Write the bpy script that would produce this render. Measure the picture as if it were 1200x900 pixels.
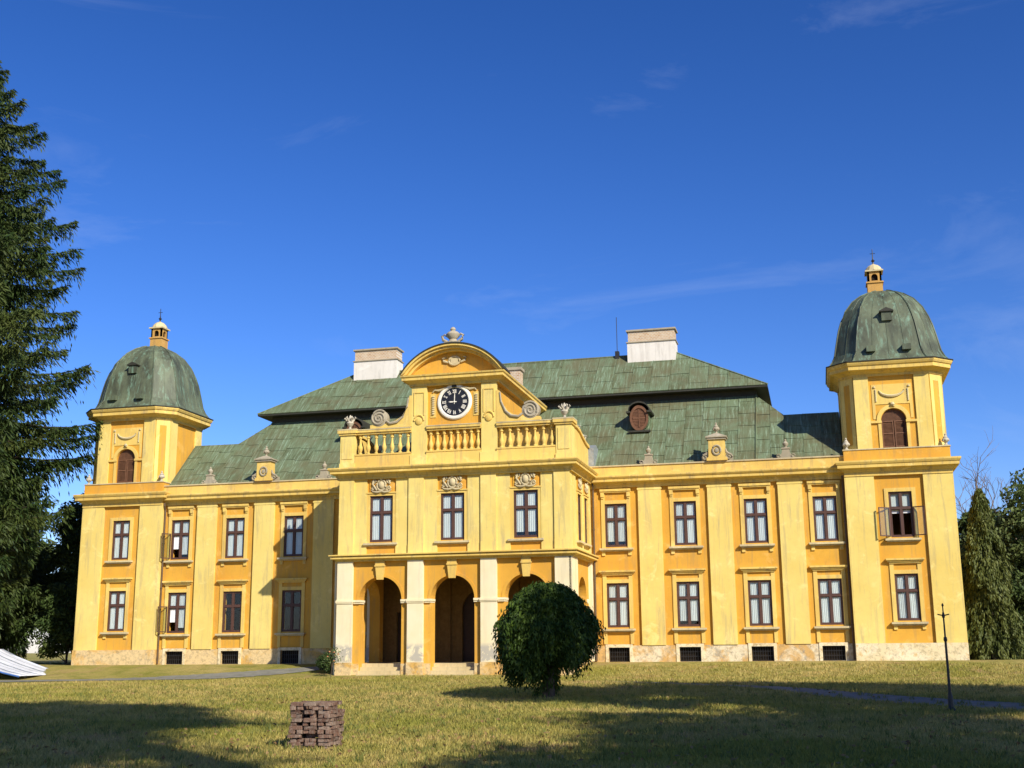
import bpy, math, random
import numpy as np
from mathutils import Vector, Matrix

# ------------------------------------------------------------------ camera, world, sun
for o in list(bpy.data.objects): bpy.data.objects.remove(o)
scene = bpy.context.scene
col = scene.collection
R = math.radians
rnd = random.Random(7)
nrng = np.random.default_rng(11)

cam_d = bpy.data.cameras.new('camera'); cam = bpy.data.objects.new('camera', cam_d); col.objects.link(cam)
cam_d.sensor_fit = 'HORIZONTAL'; cam_d.sensor_width = 36.0; cam_d.lens = 1409.5/1200*36
cam_d.clip_start = 0.3; cam_d.clip_end = 3000
CAM = Vector((17.936, -64.635, 1.0))
def _cam():
    y, p, r = R(14.051), R(12.399), R(-0.493)
    fw = Vector((-math.sin(y)*math.cos(p), math.cos(y)*math.cos(p), math.sin(p)))
    rt = Vector((math.cos(y), math.sin(y), 0)); up = rt.cross(fw)
    r2 = math.cos(r)*rt+math.sin(r)*up; u2 = -math.sin(r)*rt+math.cos(r)*up
    m = Matrix((r2, u2, -fw)).transposed().to_4x4(); m.translation = CAM
    cam.matrix_world = m
_cam(); scene.camera = cam

SUN = Vector((1.1, -1.0, 1.0)).normalized()
sd = bpy.data.lights.new('sun', 'SUN'); sd.energy = 5.0; sd.angle = R(0.53); sd.color = (1.0, 0.93, 0.80)
so = bpy.data.objects.new('sun', sd); col.objects.link(so)
so.rotation_euler = (-SUN).to_track_quat('-Z', 'Y').to_euler(); so.location = (60, -60, 60)

world = bpy.data.worlds.new('World'); scene.world = world; world.use_nodes = True
def build_world():
    nt = world.node_tree; N = nt.nodes; L = nt.links; N.clear()
    out = N.new('ShaderNodeOutputWorld'); bg = N.new('ShaderNodeBackground'); bg.inputs[1].default_value = 0.054
    sky = N.new('ShaderNodeTexSky'); sky.sky_type = 'NISHITA'; sky.sun_disc = False
    sky.sun_elevation = math.asin(SUN.z); sky.sun_rotation = math.atan2(SUN.x, SUN.y)
    sky.air_density = 1.0; sky.dust_density = 0.35; sky.ozone_density = 3.5; sky.altitude = 100
    hs = N.new('ShaderNodeHueSaturation'); hs.inputs['Saturation'].default_value = 1.12; hs.inputs['Value'].default_value = 0.97
    tn = N.new('ShaderNodeMixRGB'); tn.blend_type = 'MULTIPLY'; tn.inputs[0].default_value = 1.0; tn.inputs[2].default_value = (1.12, 1.08, 1.38, 1)
    gm = N.new('ShaderNodeGamma'); gm.inputs[1].default_value = 1.3
    L.new(sky.outputs[0], gm.inputs[0]); L.new(gm.outputs[0], tn.inputs[1]); L.new(tn.outputs[0], hs.inputs['Color'])
    # thin cirrus wisps
    tc = N.new('ShaderNodeTexCoord'); mp = N.new('ShaderNodeMapping'); mp.inputs['Scale'].default_value = (1.6, 1.6, 5.0); mp.inputs['Location'].default_value = (11.9, -4.2, 2.6)
    mp.inputs['Rotation'].default_value = (R(10), R(-30), 0.0)
    L.new(tc.outputs['Generated'], mp.inputs[0])
    n1 = N.new('ShaderNodeTexNoise'); n1.inputs['Scale'].default_value = 2.1; n1.inputs['Detail'].default_value = 9; n1.inputs['Roughness'].default_value = 0.62; n1.inputs['Distortion'].default_value = 0.9
    L.new(mp.outputs[0], n1.inputs[0])
    r1 = N.new('ShaderNodeValToRGB'); r1.color_ramp.elements[0].position = 0.56; r1.color_ramp.elements[1].position = 0.95
    r1.color_ramp.elements[0].color = (0, 0, 0, 1); r1.color_ramp.elements[1].color = (0.24, 0.24, 0.24, 1)
    L.new(n1.outputs[0], r1.inputs[0])
    mx = N.new('ShaderNodeMixRGB'); mx.inputs[2].default_value = (9.5, 11.0, 14.5, 1)
    L.new(r1.outputs[0], mx.inputs[0]); L.new(hs.outputs[0], mx.inputs[1])
    L.new(mx.outputs[0], bg.inputs[0]); L.new(bg.outputs[0], out.inputs[0])
build_world()
scene.view_settings.view_transform = 'Standard'; scene.view_settings.look = 'None'
scene.view_settings.gamma = 1.0; scene.view_settings.exposure = 0.38
scene.view_settings.use_curve_mapping = False
scene.render.engine = 'CYCLES'

# ------------------------------------------------------------------ materials
class NT:
    def __init__(s, name):
        s.m = bpy.data.materials.new(name); s.m.use_nodes = True
        s.t = s.m.node_tree; s.b = s.t.nodes['Principled BSDF']; s.out = s.t.nodes['Material Output']
    def n(s, typ, **kw):
        nd = s.t.nodes.new(typ)
        for k, v in kw.items():
            if k in nd.inputs.keys(): nd.inputs[k].default_value = v
            else: setattr(nd, k, v)
        return nd
    def l(s, a, b): s.t.links.new(a, b)
    def noise(s, vec, scale, detail=4, rough=0.55, dist=0.0, sc=None):
        if sc is not None:
            mp = s.n('ShaderNodeMapping'); mp.inputs['Scale'].default_value = sc; s.l(vec, mp.inputs[0]); vec = mp.outputs[0]
        nz = s.n('ShaderNodeTexNoise', Scale=scale, Detail=detail, Roughness=rough, Distortion=dist); s.l(vec, nz.inputs[0]); return nz.outputs[0]
    def ramp(s, fac, *st):
        r = s.n('ShaderNodeValToRGB'); e = r.color_ramp.elements
        while len(e) < len(st): e.new(0.5)
        for i, (p, c) in enumerate(st):
            e[i].position = p; e[i].color = (c, c, c, 1) if isinstance(c, (int, float)) else (*c, 1)
        s.l(fac, r.inputs[0]); return r.outputs[0]
    def mix(s, fac, a, b, mode='MIX'):
        m = s.n('ShaderNodeMixRGB', blend_type=mode)
        for i, v in ((0, fac), (1, a), (2, b)):
            if isinstance(v, (int, float)): m.inputs[i].default_value = v if i == 0 else (v, v, v, 1)
            elif isinstance(v, tuple): m.inputs[i].default_value = (*v, 1)
            else: s.l(v, m.inputs[i])
        return m.outputs[0]
    def math(s, op, a, b=0.0):
        m = s.n('ShaderNodeMath', operation=op)
        for i, v in ((0, a), (1, b)):
            if isinstance(v, (int, float)): m.inputs[i].default_value = v
            else: s.l(v, m.inputs[i])
        return m.outputs[0]
    def bump(s, h, strength=0.3, dist=0.02):
        b = s.n('ShaderNodeBump', Strength=strength, Distance=dist); s.l(h, b.inputs['Height']); s.l(b.outputs[0], s.b.inputs['Normal'])
    def pos(s): return s.n('ShaderNodeNewGeometry').outputs['Position']
    def rand(s): return s.n('ShaderNodeObjectInfo').outputs['Random']
    def island(s): return s.n('ShaderNodeNewGeometry').outputs['Random Per Island']
    def set(s, col=None, rough=0.8, spec=0.3, metal=0.0):
        if col is not None:
            if isinstance(col, tuple): s.b.inputs['Base Color'].default_value = (*col, 1)
            else: s.l(col, s.b.inputs['Base Color'])
        s.b.inputs['Roughness'].default_value = rough; s.b.inputs['Metallic'].default_value = metal
        s.b.inputs['Specular IOR Level'].default_value = spec
        return s.m

def stucco(name, base, dark, stain=(0.30, 0.25, 0.15), amt=0.35, rough=0.9):
    k = NT(name); p = k.pos()
    c = k.mix(k.ramp(k.noise(p, 0.35, 5, 0.6), (0.35, 0), (0.7, 1)), base, dark)
    st = k.noise(p, 1.4, 8, 0.72, 0.5, sc=(2.6, 2.6, 0.22))
    c = k.mix(k.math('MULTIPLY', k.ramp(st, (0.50, 0), (0.72, 1)), amt), c, stain)
    c = k.mix(k.math('MULTIPLY', k.ramp(k.noise(p, 3.5, 7, 0.72, 0.4), (0.50, 0), (0.70, 1)), amt*0.55), c, tuple(v*0.72 for v in base))
    blot = k.noise(p, 0.9, 7, 0.7, 0.6)
    c = k.mix(k.math('MULTIPLY', k.ramp(blot, (0.57, 0), (0.66, 1)), amt*0.9), c, tuple(min(1, v*1.06+0.07) for v in base))
    k.bump(k.noise(p, 30, 6, 0.7), 0.25, 0.012)
    return k.set(c, rough, 0.2)
def plinth_mat(name, a, b, c3):
    k = NT(name); p = k.pos()
    c = k.mix(k.ramp(k.noise(p, 0.55, 6, 0.65, 0.8), (0.44, 0), (0.54, 1)), a, b)
    c = k.mix(k.ramp(k.noise(p, 2.3, 7, 0.7, 0.4), (0.55, 0), (0.66, 1)), c, c3)
    c = k.mix(k.math('MULTIPLY', k.ramp(k.noise(p, 5, 7, 0.75, 0.5), (0.48, 0), (0.66, 1)), 0.6), c, (0.20, 0.155, 0.09))
    k.bump(k.noise(p, 14, 7, 0.75), 0.6, 0.03)
    return k.set(c, 0.95, 0.15)
M = {}
M['pale'] = stucco('pale_yellow_stucco', (0.76, 0.600, 0.190), (0.68, 0.50, 0.130), (0.33, 0.27, 0.17), amt=0.66)
M['ochre'] = stucco('ochre_stucco', (0.67, 0.365, 0.050), (0.58, 0.29, 0.040), (0.33, 0.22, 0.10), amt=0.62)
M['trim'] = stucco('trim_stucco', (0.75, 0.54, 0.145), (0.62, 0.41, 0.10), (0.27, 0.21, 0.14), amt=0.62)
def cream_mat():
    k = NT('cream_limewash'); p = k.pos()
    c = k.mix(k.ramp(k.noise(p, 0.5, 5, 0.6), (0.35, 0), (0.7, 1)), (0.80, 0.71, 0.48), (0.74, 0.62, 0.36))
    c = k.mix(k.math('MULTIPLY', k.ramp(k.noise(p, 1.3, 6, 0.65, 0.3, sc=(1.6, 1.6, 0.2)), (0.52, 0), (0.74, 1)), 0.4), c, (0.45, 0.38, 0.26))
    sx = k.n('ShaderNodeSeparateXYZ'); k.l(p, sx.inputs[0])
    band = k.ramp(k.math('MULTIPLY', sx.outputs[2], 0.25), (0.08, 0), (0.11, 1), (0.27, 1), (0.33, 0))     # cement repair patches low on the piers
    pat = k.math('MULTIPLY', band, k.ramp(k.noise(p, 1.6, 5, 0.6, 0.5), (0.44, 0), (0.50, 0.85)))
    c = k.mix(pat, c, (0.40, 0.37, 0.31))
    k.bump(k.noise(p, 30, 6, 0.7), 0.3, 0.012)
    return k.set(c, 0.9, 0.2)
M['cream'] = cream_mat()
M['cornice'] = stucco('cornice_stucco', (0.75, 0.54, 0.145), (0.60, 0.40, 0.10), (0.24, 0.19, 0.13), amt=0.80)
M['stone'] = stucco('weathered_stone', (0.40, 0.35, 0.25), (0.29, 0.25, 0.17), (0.17, 0.15, 0.12), amt=0.6)
M['lantern'] = stucco('lantern_stucco', (0.56, 0.33, 0.09), (0.46, 0.25, 0.07), (0.22, 0.16, 0.09), amt=0.6)
M['cap'] = stucco('coping_stone', (0.60, 0.50, 0.27), (0.45, 0.37, 0.23), (0.20, 0.18, 0.14), amt=0.6)
M['plinth'] = plinth_mat('plinth_limewash', (0.72, 0.62, 0.42), (0.58, 0.36, 0.13), (0.40, 0.35, 0.26))
M['plinth_ochre'] = plinth_mat('plinth_ochre', (0.62, 0.37, 0.10), (0.70, 0.52, 0.26), (0.50, 0.38, 0.22))
M['plinth_white'] = plinth_mat('plinth_white', (0.78, 0.68, 0.46), (0.72, 0.60, 0.36), (0.62, 0.44, 0.20))
M['step'] = stucco('step_stone', (0.62, 0.50, 0.27), (0.48, 0.38, 0.2), (0.25, 0.2, 0.12), amt=0.5)

def copper():
    k = NT('patinated_copper'); tc = k.n('ShaderNodeTexCoord'); p = k.pos()
    r = k.rand()
    c = k.mix(r, (0.080, 0.095, 0.046), (0.125, 0.152, 0.080))
    st = k.noise(p, 1.7, 6, 0.7, 0.35, sc=(2.6, 0.5, 0.35))
    c = k.mix(k.ramp(st, (0.40, 0), (0.58, 0.85)), c, (0.140, 0.190, 0.110))
    c = k.mix(k.ramp(k.noise(p, 3.2, 6, 0.75, 0.2, sc=(3.6, 0.22, 0.22)), (0.53, 0), (0.66, 0.9)), c, (0.265, 0.355, 0.245))
    c = k.mix(k.ramp(k.noise(p, 2.0, 6, 0.7, 0.3, sc=(3.0, 0.25, 0.25)), (0.52, 0), (0.68, 0.8)), c, (0.095, 0.088, 0.042))
    c = k.mix(k.ramp(k.noise(p, 0.5, 5, 0.6, 0.5), (0.46, 0), (0.66, 0.7)), c, (0.122, 0.108, 0.056))
    c = k.mix(k.ramp(k.noise(p, 5, 5, 0.7, 0.2, sc=(1, 1, 0.5)), (0.6, 0), (0.75, 0.5)), c, (0.07, 0.075, 0.04))
    k.bump(k.noise(p, 6, 5, 0.6), 0.25, 0.03)
    return k.set(c, 0.75, 0.15)
M['copper'] = copper()
def copper_dome():
    k = NT('dome_copper'); p = k.pos()
    c = k.mix(k.ramp(k.noise(p, 0.8, 6, 0.6, 0.3, sc=(1.5, 1.5, 0.5)), (0.36, 0), (0.64, 1)), (0.050, 0.058, 0.036), (0.125, 0.150, 0.088))
    st = k.noise(p, 1.3, 6, 0.7, 0.3, sc=(3.0, 3.0, 0.28))
    c = k.mix(k.ramp(st, (0.53, 0), (0.70, 0.85)), c, (0.185, 0.31, 0.215))
    c = k.mix(k.ramp(k.noise(p, 1.9, 6, 0.7, 0.3, sc=(2.4, 2.4, 0.4)), (0.56, 0), (0.70, 0.7)), c, (0.055, 0.055, 0.035))
    k.bump(k.noise(p, 7, 5, 0.6), 0.25, 0.02)
    return k.set(c, 0.6, 0.35)
M['dome'] = copper_dome()
def simple(name, c, rough=0.7, spec=0.3, metal=0.0, var=0.25, scale=6, bump=0.0):
    k = NT(name); p = k.pos()
    cc = k.mix(k.ramp(k.noise(p, scale, 5, 0.65), (0.3, 0), (0.7, 1)), tuple(v*(1-var) for v in c), tuple(min(1, v*(1+var)) for v in c))
    if bump: k.bump(k.noise(p, scale*3, 5, 0.7), bump, 0.02)
    return k.set(cc, rough, spec, metal)
M['frame'] = simple('brown_window_paint', (0.085, 0.040, 0.028), 0.55, 0.4, var=0.2)
M['shutter'] = simple('brown_shutter_paint', (0.150, 0.070, 0.036), 0.7, 0.3, var=0.25)
M['dark'] = simple('dark_interior_shade', (0.020, 0.014, 0.009), 0.9, 0.1)  # near-black colour stands in for the shade of unlit interiors
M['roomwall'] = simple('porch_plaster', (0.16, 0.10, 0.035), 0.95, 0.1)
M['door'] = simple('dark_oak', (0.040, 0.022, 0.012), 0.6, 0.3, bump=0.2)
M['iron'] = simple('black_iron', (0.018, 0.016, 0.015), 0.5, 0.5)
M['zinc'] = simple('zinc_flashing', (0.30, 0.33, 0.34), 0.45, 0.5, 0.3)
M['pipe'] = simple('brown_downpipe', (0.10, 0.060, 0.030), 0.5, 0.4)
M['whitestone'] = stucco('pale_stone', (0.52, 0.47, 0.36), (0.38, 0.34, 0.25), (0.2, 0.18, 0.14), amt=0.6)
M['white'] = stucco('white_limewash', (0.74, 0.70, 0.62), (0.62, 0.58, 0.50), (0.30, 0.27, 0.22), amt=0.55)
M['clockblack'] = simple('clock_black', (0.014, 0.014, 0.017), 0.4, 0.4)
M['clockwhite'] = simple('clock_white', (0.76, 0.72, 0.60), 0.6, 0.3, var=0.08)
M['fascia'] = simple('dark_copper_eaves_shade', (0.035, 0.034, 0.024), 0.6, 0.3)  # dark copper; on the band under the eaves it also carries painted shade
def curtain_mat():
    k = NT('curtain_cotton'); p = k.pos()
    c = k.mix(k.rand(), (0.80, 0.79, 0.78), (0.66, 0.66, 0.67))
    c = k.mix(k.math('MULTIPLY', k.ramp(k.noise(p, 3, 3, sc=(6, 6, 0.4)), (0.4, 0), (0.7, 1)), 0.25), c, (0.5, 0.5, 0.52))
    return k.set(c, 0.9, 0.1)
M['curtain'] = curtain_mat()
def glass_mat():
    k = NT('window_glass'); N = k.t.nodes
    lw = k.n('ShaderNodeLayerWeight', Blend=0.5); pw = k.math('POWER', lw.outputs['Facing'], 4.0); fr = k.math('ADD', k.math('MULTIPLY', pw, 0.6), 0.035); tr = k.n('ShaderNodeBsdfTransparent'); gl = k.n('ShaderNodeBsdfGlossy', Roughness=0.02)
    tr.inputs[0].default_value = (0.90, 0.93, 0.92, 1); gl.inputs[0].default_value = (0.9, 0.95, 1, 1)
    mx = k.n('ShaderNodeMixShader'); k.l(fr, mx.inputs[0]); k.l(tr.outputs[0], mx.inputs[1]); k.l(gl.outputs[0], mx.inputs[2])
    k.l(mx.outputs[0], k.out.inputs[0]); return k.m
M['glass'] = glass_mat()
def brick_tex(name, a, b, mort, sc):
    k = NT(name); tc = k.n('ShaderNodeTexCoord')
    mp = k.n('ShaderNodeMapping'); mp.inputs['Rotation'].default_value = (R(90), 0, 0); k.l(k.pos(), mp.inputs[0])
    br = k.n('ShaderNodeTexBrick', Scale=sc); br.inputs['Color1'].default_value = (*a, 1); br.inputs['Color2'].default_value = (*b, 1); br.inputs['Mortar'].default_value = (*mort, 1)
    br.inputs['Mortar Size'].default_value = 0.03
    k.l(mp.outputs[0], br.inputs[0])
    c = k.mix(k.ramp(k.noise(k.pos(), 3, 5, 0.7), (0.4, 0), (0.7, 0.6)), br.outputs[0], (0.60, 0.53, 0.40))
    return k.set(c, 0.95, 0.1)
M['chimbrick'] = brick_tex('chimney_brick', (0.40, 0.24, 0.12), (0.50, 0.34, 0.19), (0.58, 0.52, 0.42), 2.6)
def brick_piece():
    k = NT('old_brick'); p = k.pos()
    c = k.ramp(k.rand(), (0.0, (0.085, 0.048, 0.034)), (0.35, (0.150, 0.078, 0.052)), (0.7, (0.20, 0.115, 0.080)), (1.0, (0.25, 0.175, 0.13)))
    c = k.mix(k.ramp(k.noise(p, 16, 6, 0.7), (0.45, 0), (0.7, 0.7)), c, (0.36, 0.30, 0.24))
    c = k.mix(k.ramp(k.noise(p, 9, 6, 0.7), (0.55, 0), (0.72, 0.8)), c, (0.07, 0.05, 0.04))
    k.bump(k.noise(p, 35, 6, 0.75), 1.0, 0.02)
    return k.set(c, 0.95, 0.15)
M['brick'] = brick_piece()
def lawn_color(k, p):
    c = k.mix(k.ramp(k.noise(p, 0.16, 6, 0.6, 0.6), (0.36, 0), (0.64, 1)), (0.310, 0.290, 0.058), (0.500, 0.395, 0.145))
    c = k.mix(k.ramp(k.noise(p, 0.9, 7, 0.7, 0.5), (0.46, 0), (0.66, 0.75)), c, (0.205, 0.225, 0.038))
    c = k.mix(k.ramp(k.noise(p, 0.42, 7, 0.7, 1.2), (0.56, 0), (0.66, 0.85)), c, (0.46, 0.31, 0.15))
    return c
def ground_mat():
    k = NT('dry_lawn'); p = k.pos(); c = lawn_color(k, p)
    c = k.mix(k.ramp(k.noise(p, 9, 6, 0.75), (0.35, 0), (0.7, 1)), k.mix(1.0, c, (0.62, 0.62, 0.55), 'MULTIPLY'), c)
    k.bump(k.noise(p, 22, 7, 0.8), 0.9, 0.05)
    return k.set(c, 0.95, 0.1)
M['lawn'] = ground_mat()
def leafmat(name, fn, trans=0.25, rough=0.6):
    k = NT(name); c = fn(k)
    k.set(c, rough, 0.25)
    tl = k.n('ShaderNodeBsdfTranslucent'); k.l(c, tl.inputs[0])
    mx = k.n('ShaderNodeMixShader'); mx.inputs[0].default_value = trans
    k.l(k.b.outputs[0], mx.inputs[1]); k.l(tl.outputs[0], mx.inputs[2]); k.l(mx.outputs[0], k.out.inputs[0])
    return k.m
def leaf2(a, b, c3, sc=0.5):
    def f(k):
        p = k.pos()
        c = k.mix(k.island(), a, b)
        return k.mix(k.ramp(k.noise(p, sc, 4, 0.6), (0.45, 0), (0.68, 0.8)), c, c3)
    return f
def blade_col(k):
    p = k.pos(); c = lawn_color(k, p)
    c = k.mix(k.island(), k.mix(1.0, c, (0.70, 0.74, 0.6), 'MULTIPLY'), k.mix(1.0, c, (1.3, 1.22, 1.15), 'MULTIPLY'))
    return c
M['blade'] = leafmat('grass_blades', blade_col, 0.3)
M['spruce'] = leafmat('spruce_needles', leaf2((0.014, 0.034, 0.008), (0.050, 0.082, 0.016), (0.095, 0.112, 0.022), 0.35), 0.15)
M['hedge'] = leafmat('dark_evergreen_leaves', leaf2((0.026, 0.052, 0.014), (0.070, 0.110, 0.026), (0.105, 0.130, 0.032), 0.5), 0.2)
M['weep'] = leafmat('weeping_leaves', leaf2((0.018, 0.044, 0.006), (0.095, 0.150, 0.018), (0.040, 0.080, 0.009), 2.2), 0.18)
M['thuja'] = leafmat('thuja_sprays', leaf2((0.075, 0.095, 0.020), (0.135, 0.145, 0.032), (0.060, 0.085, 0.018), 0.8), 0.15)
M['decid'] = leafmat('broad_leaves', leaf2((0.060, 0.100, 0.026), (0.130, 0.175, 0.048), (0.160, 0.190, 0.065), 0.3), 0.3)
M['bark'] = simple('grey_bark', (0.115, 0.085, 0.060), 0.95, 0.1, var=0.4, scale=5, bump=0.6)
M['darkbark'] = simple('dark_bark', (0.045, 0.034, 0.024), 0.95, 0.1)
M['twig'] = simple('bare_twigs', (0.20, 0.155, 0.125), 0.95, 0.1)
M['asphalt'] = simple('worn_asphalt', (0.200, 0.195, 0.160), 0.95, 0.15, var=0.22, scale=2.0, bump=0.3)
M['earth'] = simple('trodden_earth', (0.25, 0.195, 0.085), 0.95, 0.1, var=0.3, scale=1.5, bump=0.4)
M['tarp'] = simple('white_tarpaulin', (0.60, 0.62, 0.66), 0.6, 0.3, var=0.14, scale=1.5)
M['bluepole'] = simple('blue_trim', (0.05, 0.13, 0.36), 0.5, 0.4)
M['petal'] = simple('rose_petals', (0.55, 0.25, 0.12), 0.7, 0.3)

# ------------------------------------------------------------------ mesh helpers
class MB:
    def __init__(s): s.v = []; s.f = []
    def add(s, vs, fs):
        b = len(s.v); s.v += [tuple(v) for v in vs]; s.f += [tuple(b+i for i in f) for f in fs]; return s
    def box(s, x0, x1, y0, y1, z0, z1, ch=0.0):
        if x0 > x1: x0, x1 = x1, x0
        if y0 > y1: y0, y1 = y1, y0
        vs = [(x, y, z) for z in (z0, z1) for y in (y0, y1) for x in (x0, x1)]
        return s.add(vs, [(0,2,3,1),(4,5,7,6),(0,1,5,4),(2,6,7,3),(0,4,6,2),(1,3,7,5)])
    def prism(s, poly, fn, d0, d1):
        """poly (u,v) ccw; fn(u,v,d)->xyz"""
        n = len(poly)
        vs = [fn(u, v, d0) for u, v in poly]+[fn(u, v, d1) for u, v in poly]
        return s.add(vs, [tuple(range(n)), tuple(range(2*n-1, n-1, -1))]+[(i, i+n, (i+1) % n+n, (i+1) % n) for i in range(n)])
    def lathe(s, prof, n=12, c=(0,0,0), sx=1, sy=1, cap=True):
        vs = []
        for r, z in prof:
            for i in range(n):
                a = 2*math.pi*i/n; vs.append((c[0]+r*math.cos(a)*sx, c[1]+r*math.sin(a)*sy, c[2]+z))
        fs = [(j*n+i, j*n+(i+1) % n, (j+1)*n+(i+1) % n, (j+1)*n+i) for j in range(len(prof)-1) for i in range(n)]
        if cap: fs += [tuple(range(n-1, -1, -1)), tuple((len(prof)-1)*n+i for i in range(n))]
        return s.add(vs, fs)
    def rings(s, rings, cap=True):
        n = len(rings[0]); vs = [v for r in rings for v in r]
        fs = [(j*n+i, j*n+(i+1) % n, (j+1)*n+(i+1) % n, (j+1)*n+i) for j in range(len(rings)-1) for i in range(n)]
        if cap: fs += [tuple(range(n-1, -1, -1)), tuple((len(rings)-1)*n+i for i in range(n))]
        return s.add(vs, fs)
    def tube(s, pts, rad, n=6):
        pts = [Vector(p) for p in pts]; rings = []
        if not hasattr(rad, '__len__'): rad = [rad]*len(pts)
        for i, p in enumerate(pts):
            d = (pts[min(i+1, len(pts)-1)]-pts[max(i-1, 0)])
            d = d.normalized() if d.length > 1e-9 else Vector((0, 0, 1))
            a = d.cross(Vector((0.31, 0.17, 1)) if abs(d.z) < 0.9 else Vector((1, 0.2, 0))).normalized(); b = d.cross(a)
            rings.append([tuple(p+(a*math.cos(2*math.pi*k/n)+b*math.sin(2*math.pi*k/n))*rad[i]) for k in range(n)])
        return s.rings(rings)
    def sweep(s, prof, path, closed=False):
        """prof: closed loop (out, z); path: plan points, outward = right of travel"""
        n = len(path); m = len(prof); P = [Vector((p[0], p[1])) for p in path]; rings = []
        for i in range(n):
            a = P[i]-P[i-1] if (i > 0 or closed) else None
            b = P[(i+1) % n]-P[i] if (i < n-1 or closed) else None
            na = Vector((a.y, -a.x)).normalized() if a is not None else None
            nb = Vector((b.y, -b.x)).normalized() if b is not None else None
            if na is None: o = nb
            elif nb is None: o = na
            else: o = (na+nb)/(1+na.dot(nb))
            rings.append([(P[i].x+o.x*u, P[i].y+o.y*u, z) for u, z in prof])
        b0 = len(s.v); s.v += [v for r in rings for v in r]
        cnt = n if closed else n-1
        for i in range(cnt):
            j = (i+1) % n
            for k in range(m):
                k2 = (k+1) % m; s.f.append((b0+i*m+k, b0+j*m+k, b0+j*m+k2, b0+i*m+k2))
        if not closed:
            s.f.append(tuple(b0+k for k in range(m-1, -1, -1))); s.f.append(tuple(b0+(n-1)*m+k for k in range(m)))
        return s
    def mesh(s, name, mat, smooth=False):
        me = bpy.data.meshes.new(name); me.from_pydata(s.v, [], s.f)
        if mat is not None: me.materials.append(M[mat] if isinstance(mat, str) else mat)
        if smooth: me.polygons.foreach_set('use_smooth', [True]*len(me.polygons)); me.set_sharp_from_angle(angle=R(40))
        me.validate(); me.update(); return me
    def build(s, name, mat, parent=None, smooth=False):
        return place(name, s.mesh(name, mat, smooth), parent)
def place(name, me, parent=None, loc=None, rz=None, scale=None):
    o = bpy.data.objects.new(name, me); col.objects.link(o); o.parent = parent
    if loc is not None: o.location = loc
    if rz is not None: o.rotation_euler = (0, 0, rz)
    if scale is not None: o.scale = scale
    return o
def empty(name, loc=(0, 0, 0), parent=None):
    o = bpy.data.objects.new(name, None); o.empty_display_size = 0.5; col.objects.link(o); o.location = loc; o.parent = parent; return o
def tag(o, label=None, cat=None, group=None, kind=None):
    if label: o['label'] = label
    if cat: o['category'] = cat
    if group: o['group'] = group
    if kind: o['kind'] = kind
    return o
def recalc(o):
    import bmesh
    b = bmesh.new(); b.from_mesh(o.data); bmesh.ops.recalc_face_normals(b, faces=b.faces); b.to_mesh(o.data); b.free(); return o

class Fr:
    """wall frame: u along the wall, d outward, z up"""
    def __init__(s, o, u, n): s.o = Vector(o); s.u = Vector(u); s.n = Vector(n)
    def __call__(s, u, d, z): return tuple(s.o+s.u*u+s.n*d+Vector((0, 0, z)))
    def box(s, mb, u0, u1, d0, d1, z0, z1):
        vs = [s(u, d, z) for z in (z0, z1) for d in (d1, d0) for u in (u0, u1)]
        mb.add(vs, [(0,2,3,1),(4,5,7,6),(0,1,5,4),(2,6,7,3),(0,4,6,2),(1,3,7,5)])
    def prism(s, mb, poly, d0, d1): mb.prism(poly, lambda u, v, d: s(u, d, v), d1, d0)
def wall_holes(mb, F, u0, u1, z0, z1, holes, depth, nseg=22):
    """holes: (ua,ub,za,zb) rect or (ua,ub,za,zspring,'arch')"""
    us = sorted({u0, u1, *[h[0] for h in holes], *[h[1] for h in holes]})
    tops = [(h[3]+(h[1]-h[0])/2 if len(h) > 4 else h[3]) for h in holes]
    zs = sorted({z0, z1, *[h[2] for h in holes], *tops})
    zs = [z for z in zs if z0 <= z <= z1]
    def inh(u, z): return any(h[0] < u < h[1] and h[2] < z < t for h, t in zip(holes, tops))
    for i in range(len(us)-1):
        for j in range(len(zs)-1):
            if not inh((us[i]+us[i+1])/2, (zs[j]+zs[j+1])/2):
                for d in (0, -depth):
                    mb.add([F(us[i], d, zs[j]), F(us[i+1], d, zs[j]), F(us[i+1], d, zs[j+1]), F(us[i], d, zs[j+1])], [(0,1,2,3)])
    for h, t in zip(holes, tops):
        a, b, za, zb = h[:4]
        q = lambda p0, p1: mb.add([F(p0[0], 0, p0[1]), F(p1[0], 0, p1[1]), F(p1[0], -depth, p1[1]), F(p0[0], -depth, p0[1])], [(0,1,2,3)])
        q((a, za), (a, zb)); q((b, zb), (b, za))
        if za > z0+1e-6: q((b, za), (a, za))
        if len(h) > 4:
            c, r = (a+b)/2, (b-a)/2
            pts = [(c-r*math.cos(math.pi*k/nseg), zb+r*math.sin(math.pi*k/nseg)) for k in range(nseg+1)]
            for k in range(nseg):
                q(pts[k], pts[k+1])
                for d in (0, -depth):
                    mb.add([F(pts[k][0], d, pts[k][1]), F(pts[k+1][0], d, pts[k+1][1]), F(pts[k+1][0], d, t), F(pts[k][0], d, t)], [(0,1,2,3)])
        else: q((a, zb), (b, zb))
    # outer rim
    for p0, p1 in (((u0,z0),(u1,z0)),((u1,z0),(u1,z1)),((u1,z1),(u0,z1)),((u0,z1),(u0,z0))):
        mb.add([F(p0[0], 0, p0[1]), F(p1[0], 0, p1[1]), F(p1[0], -depth, p1[1]), F(p0[0], -depth, p0[1])], [(0,1,2,3)])

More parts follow.
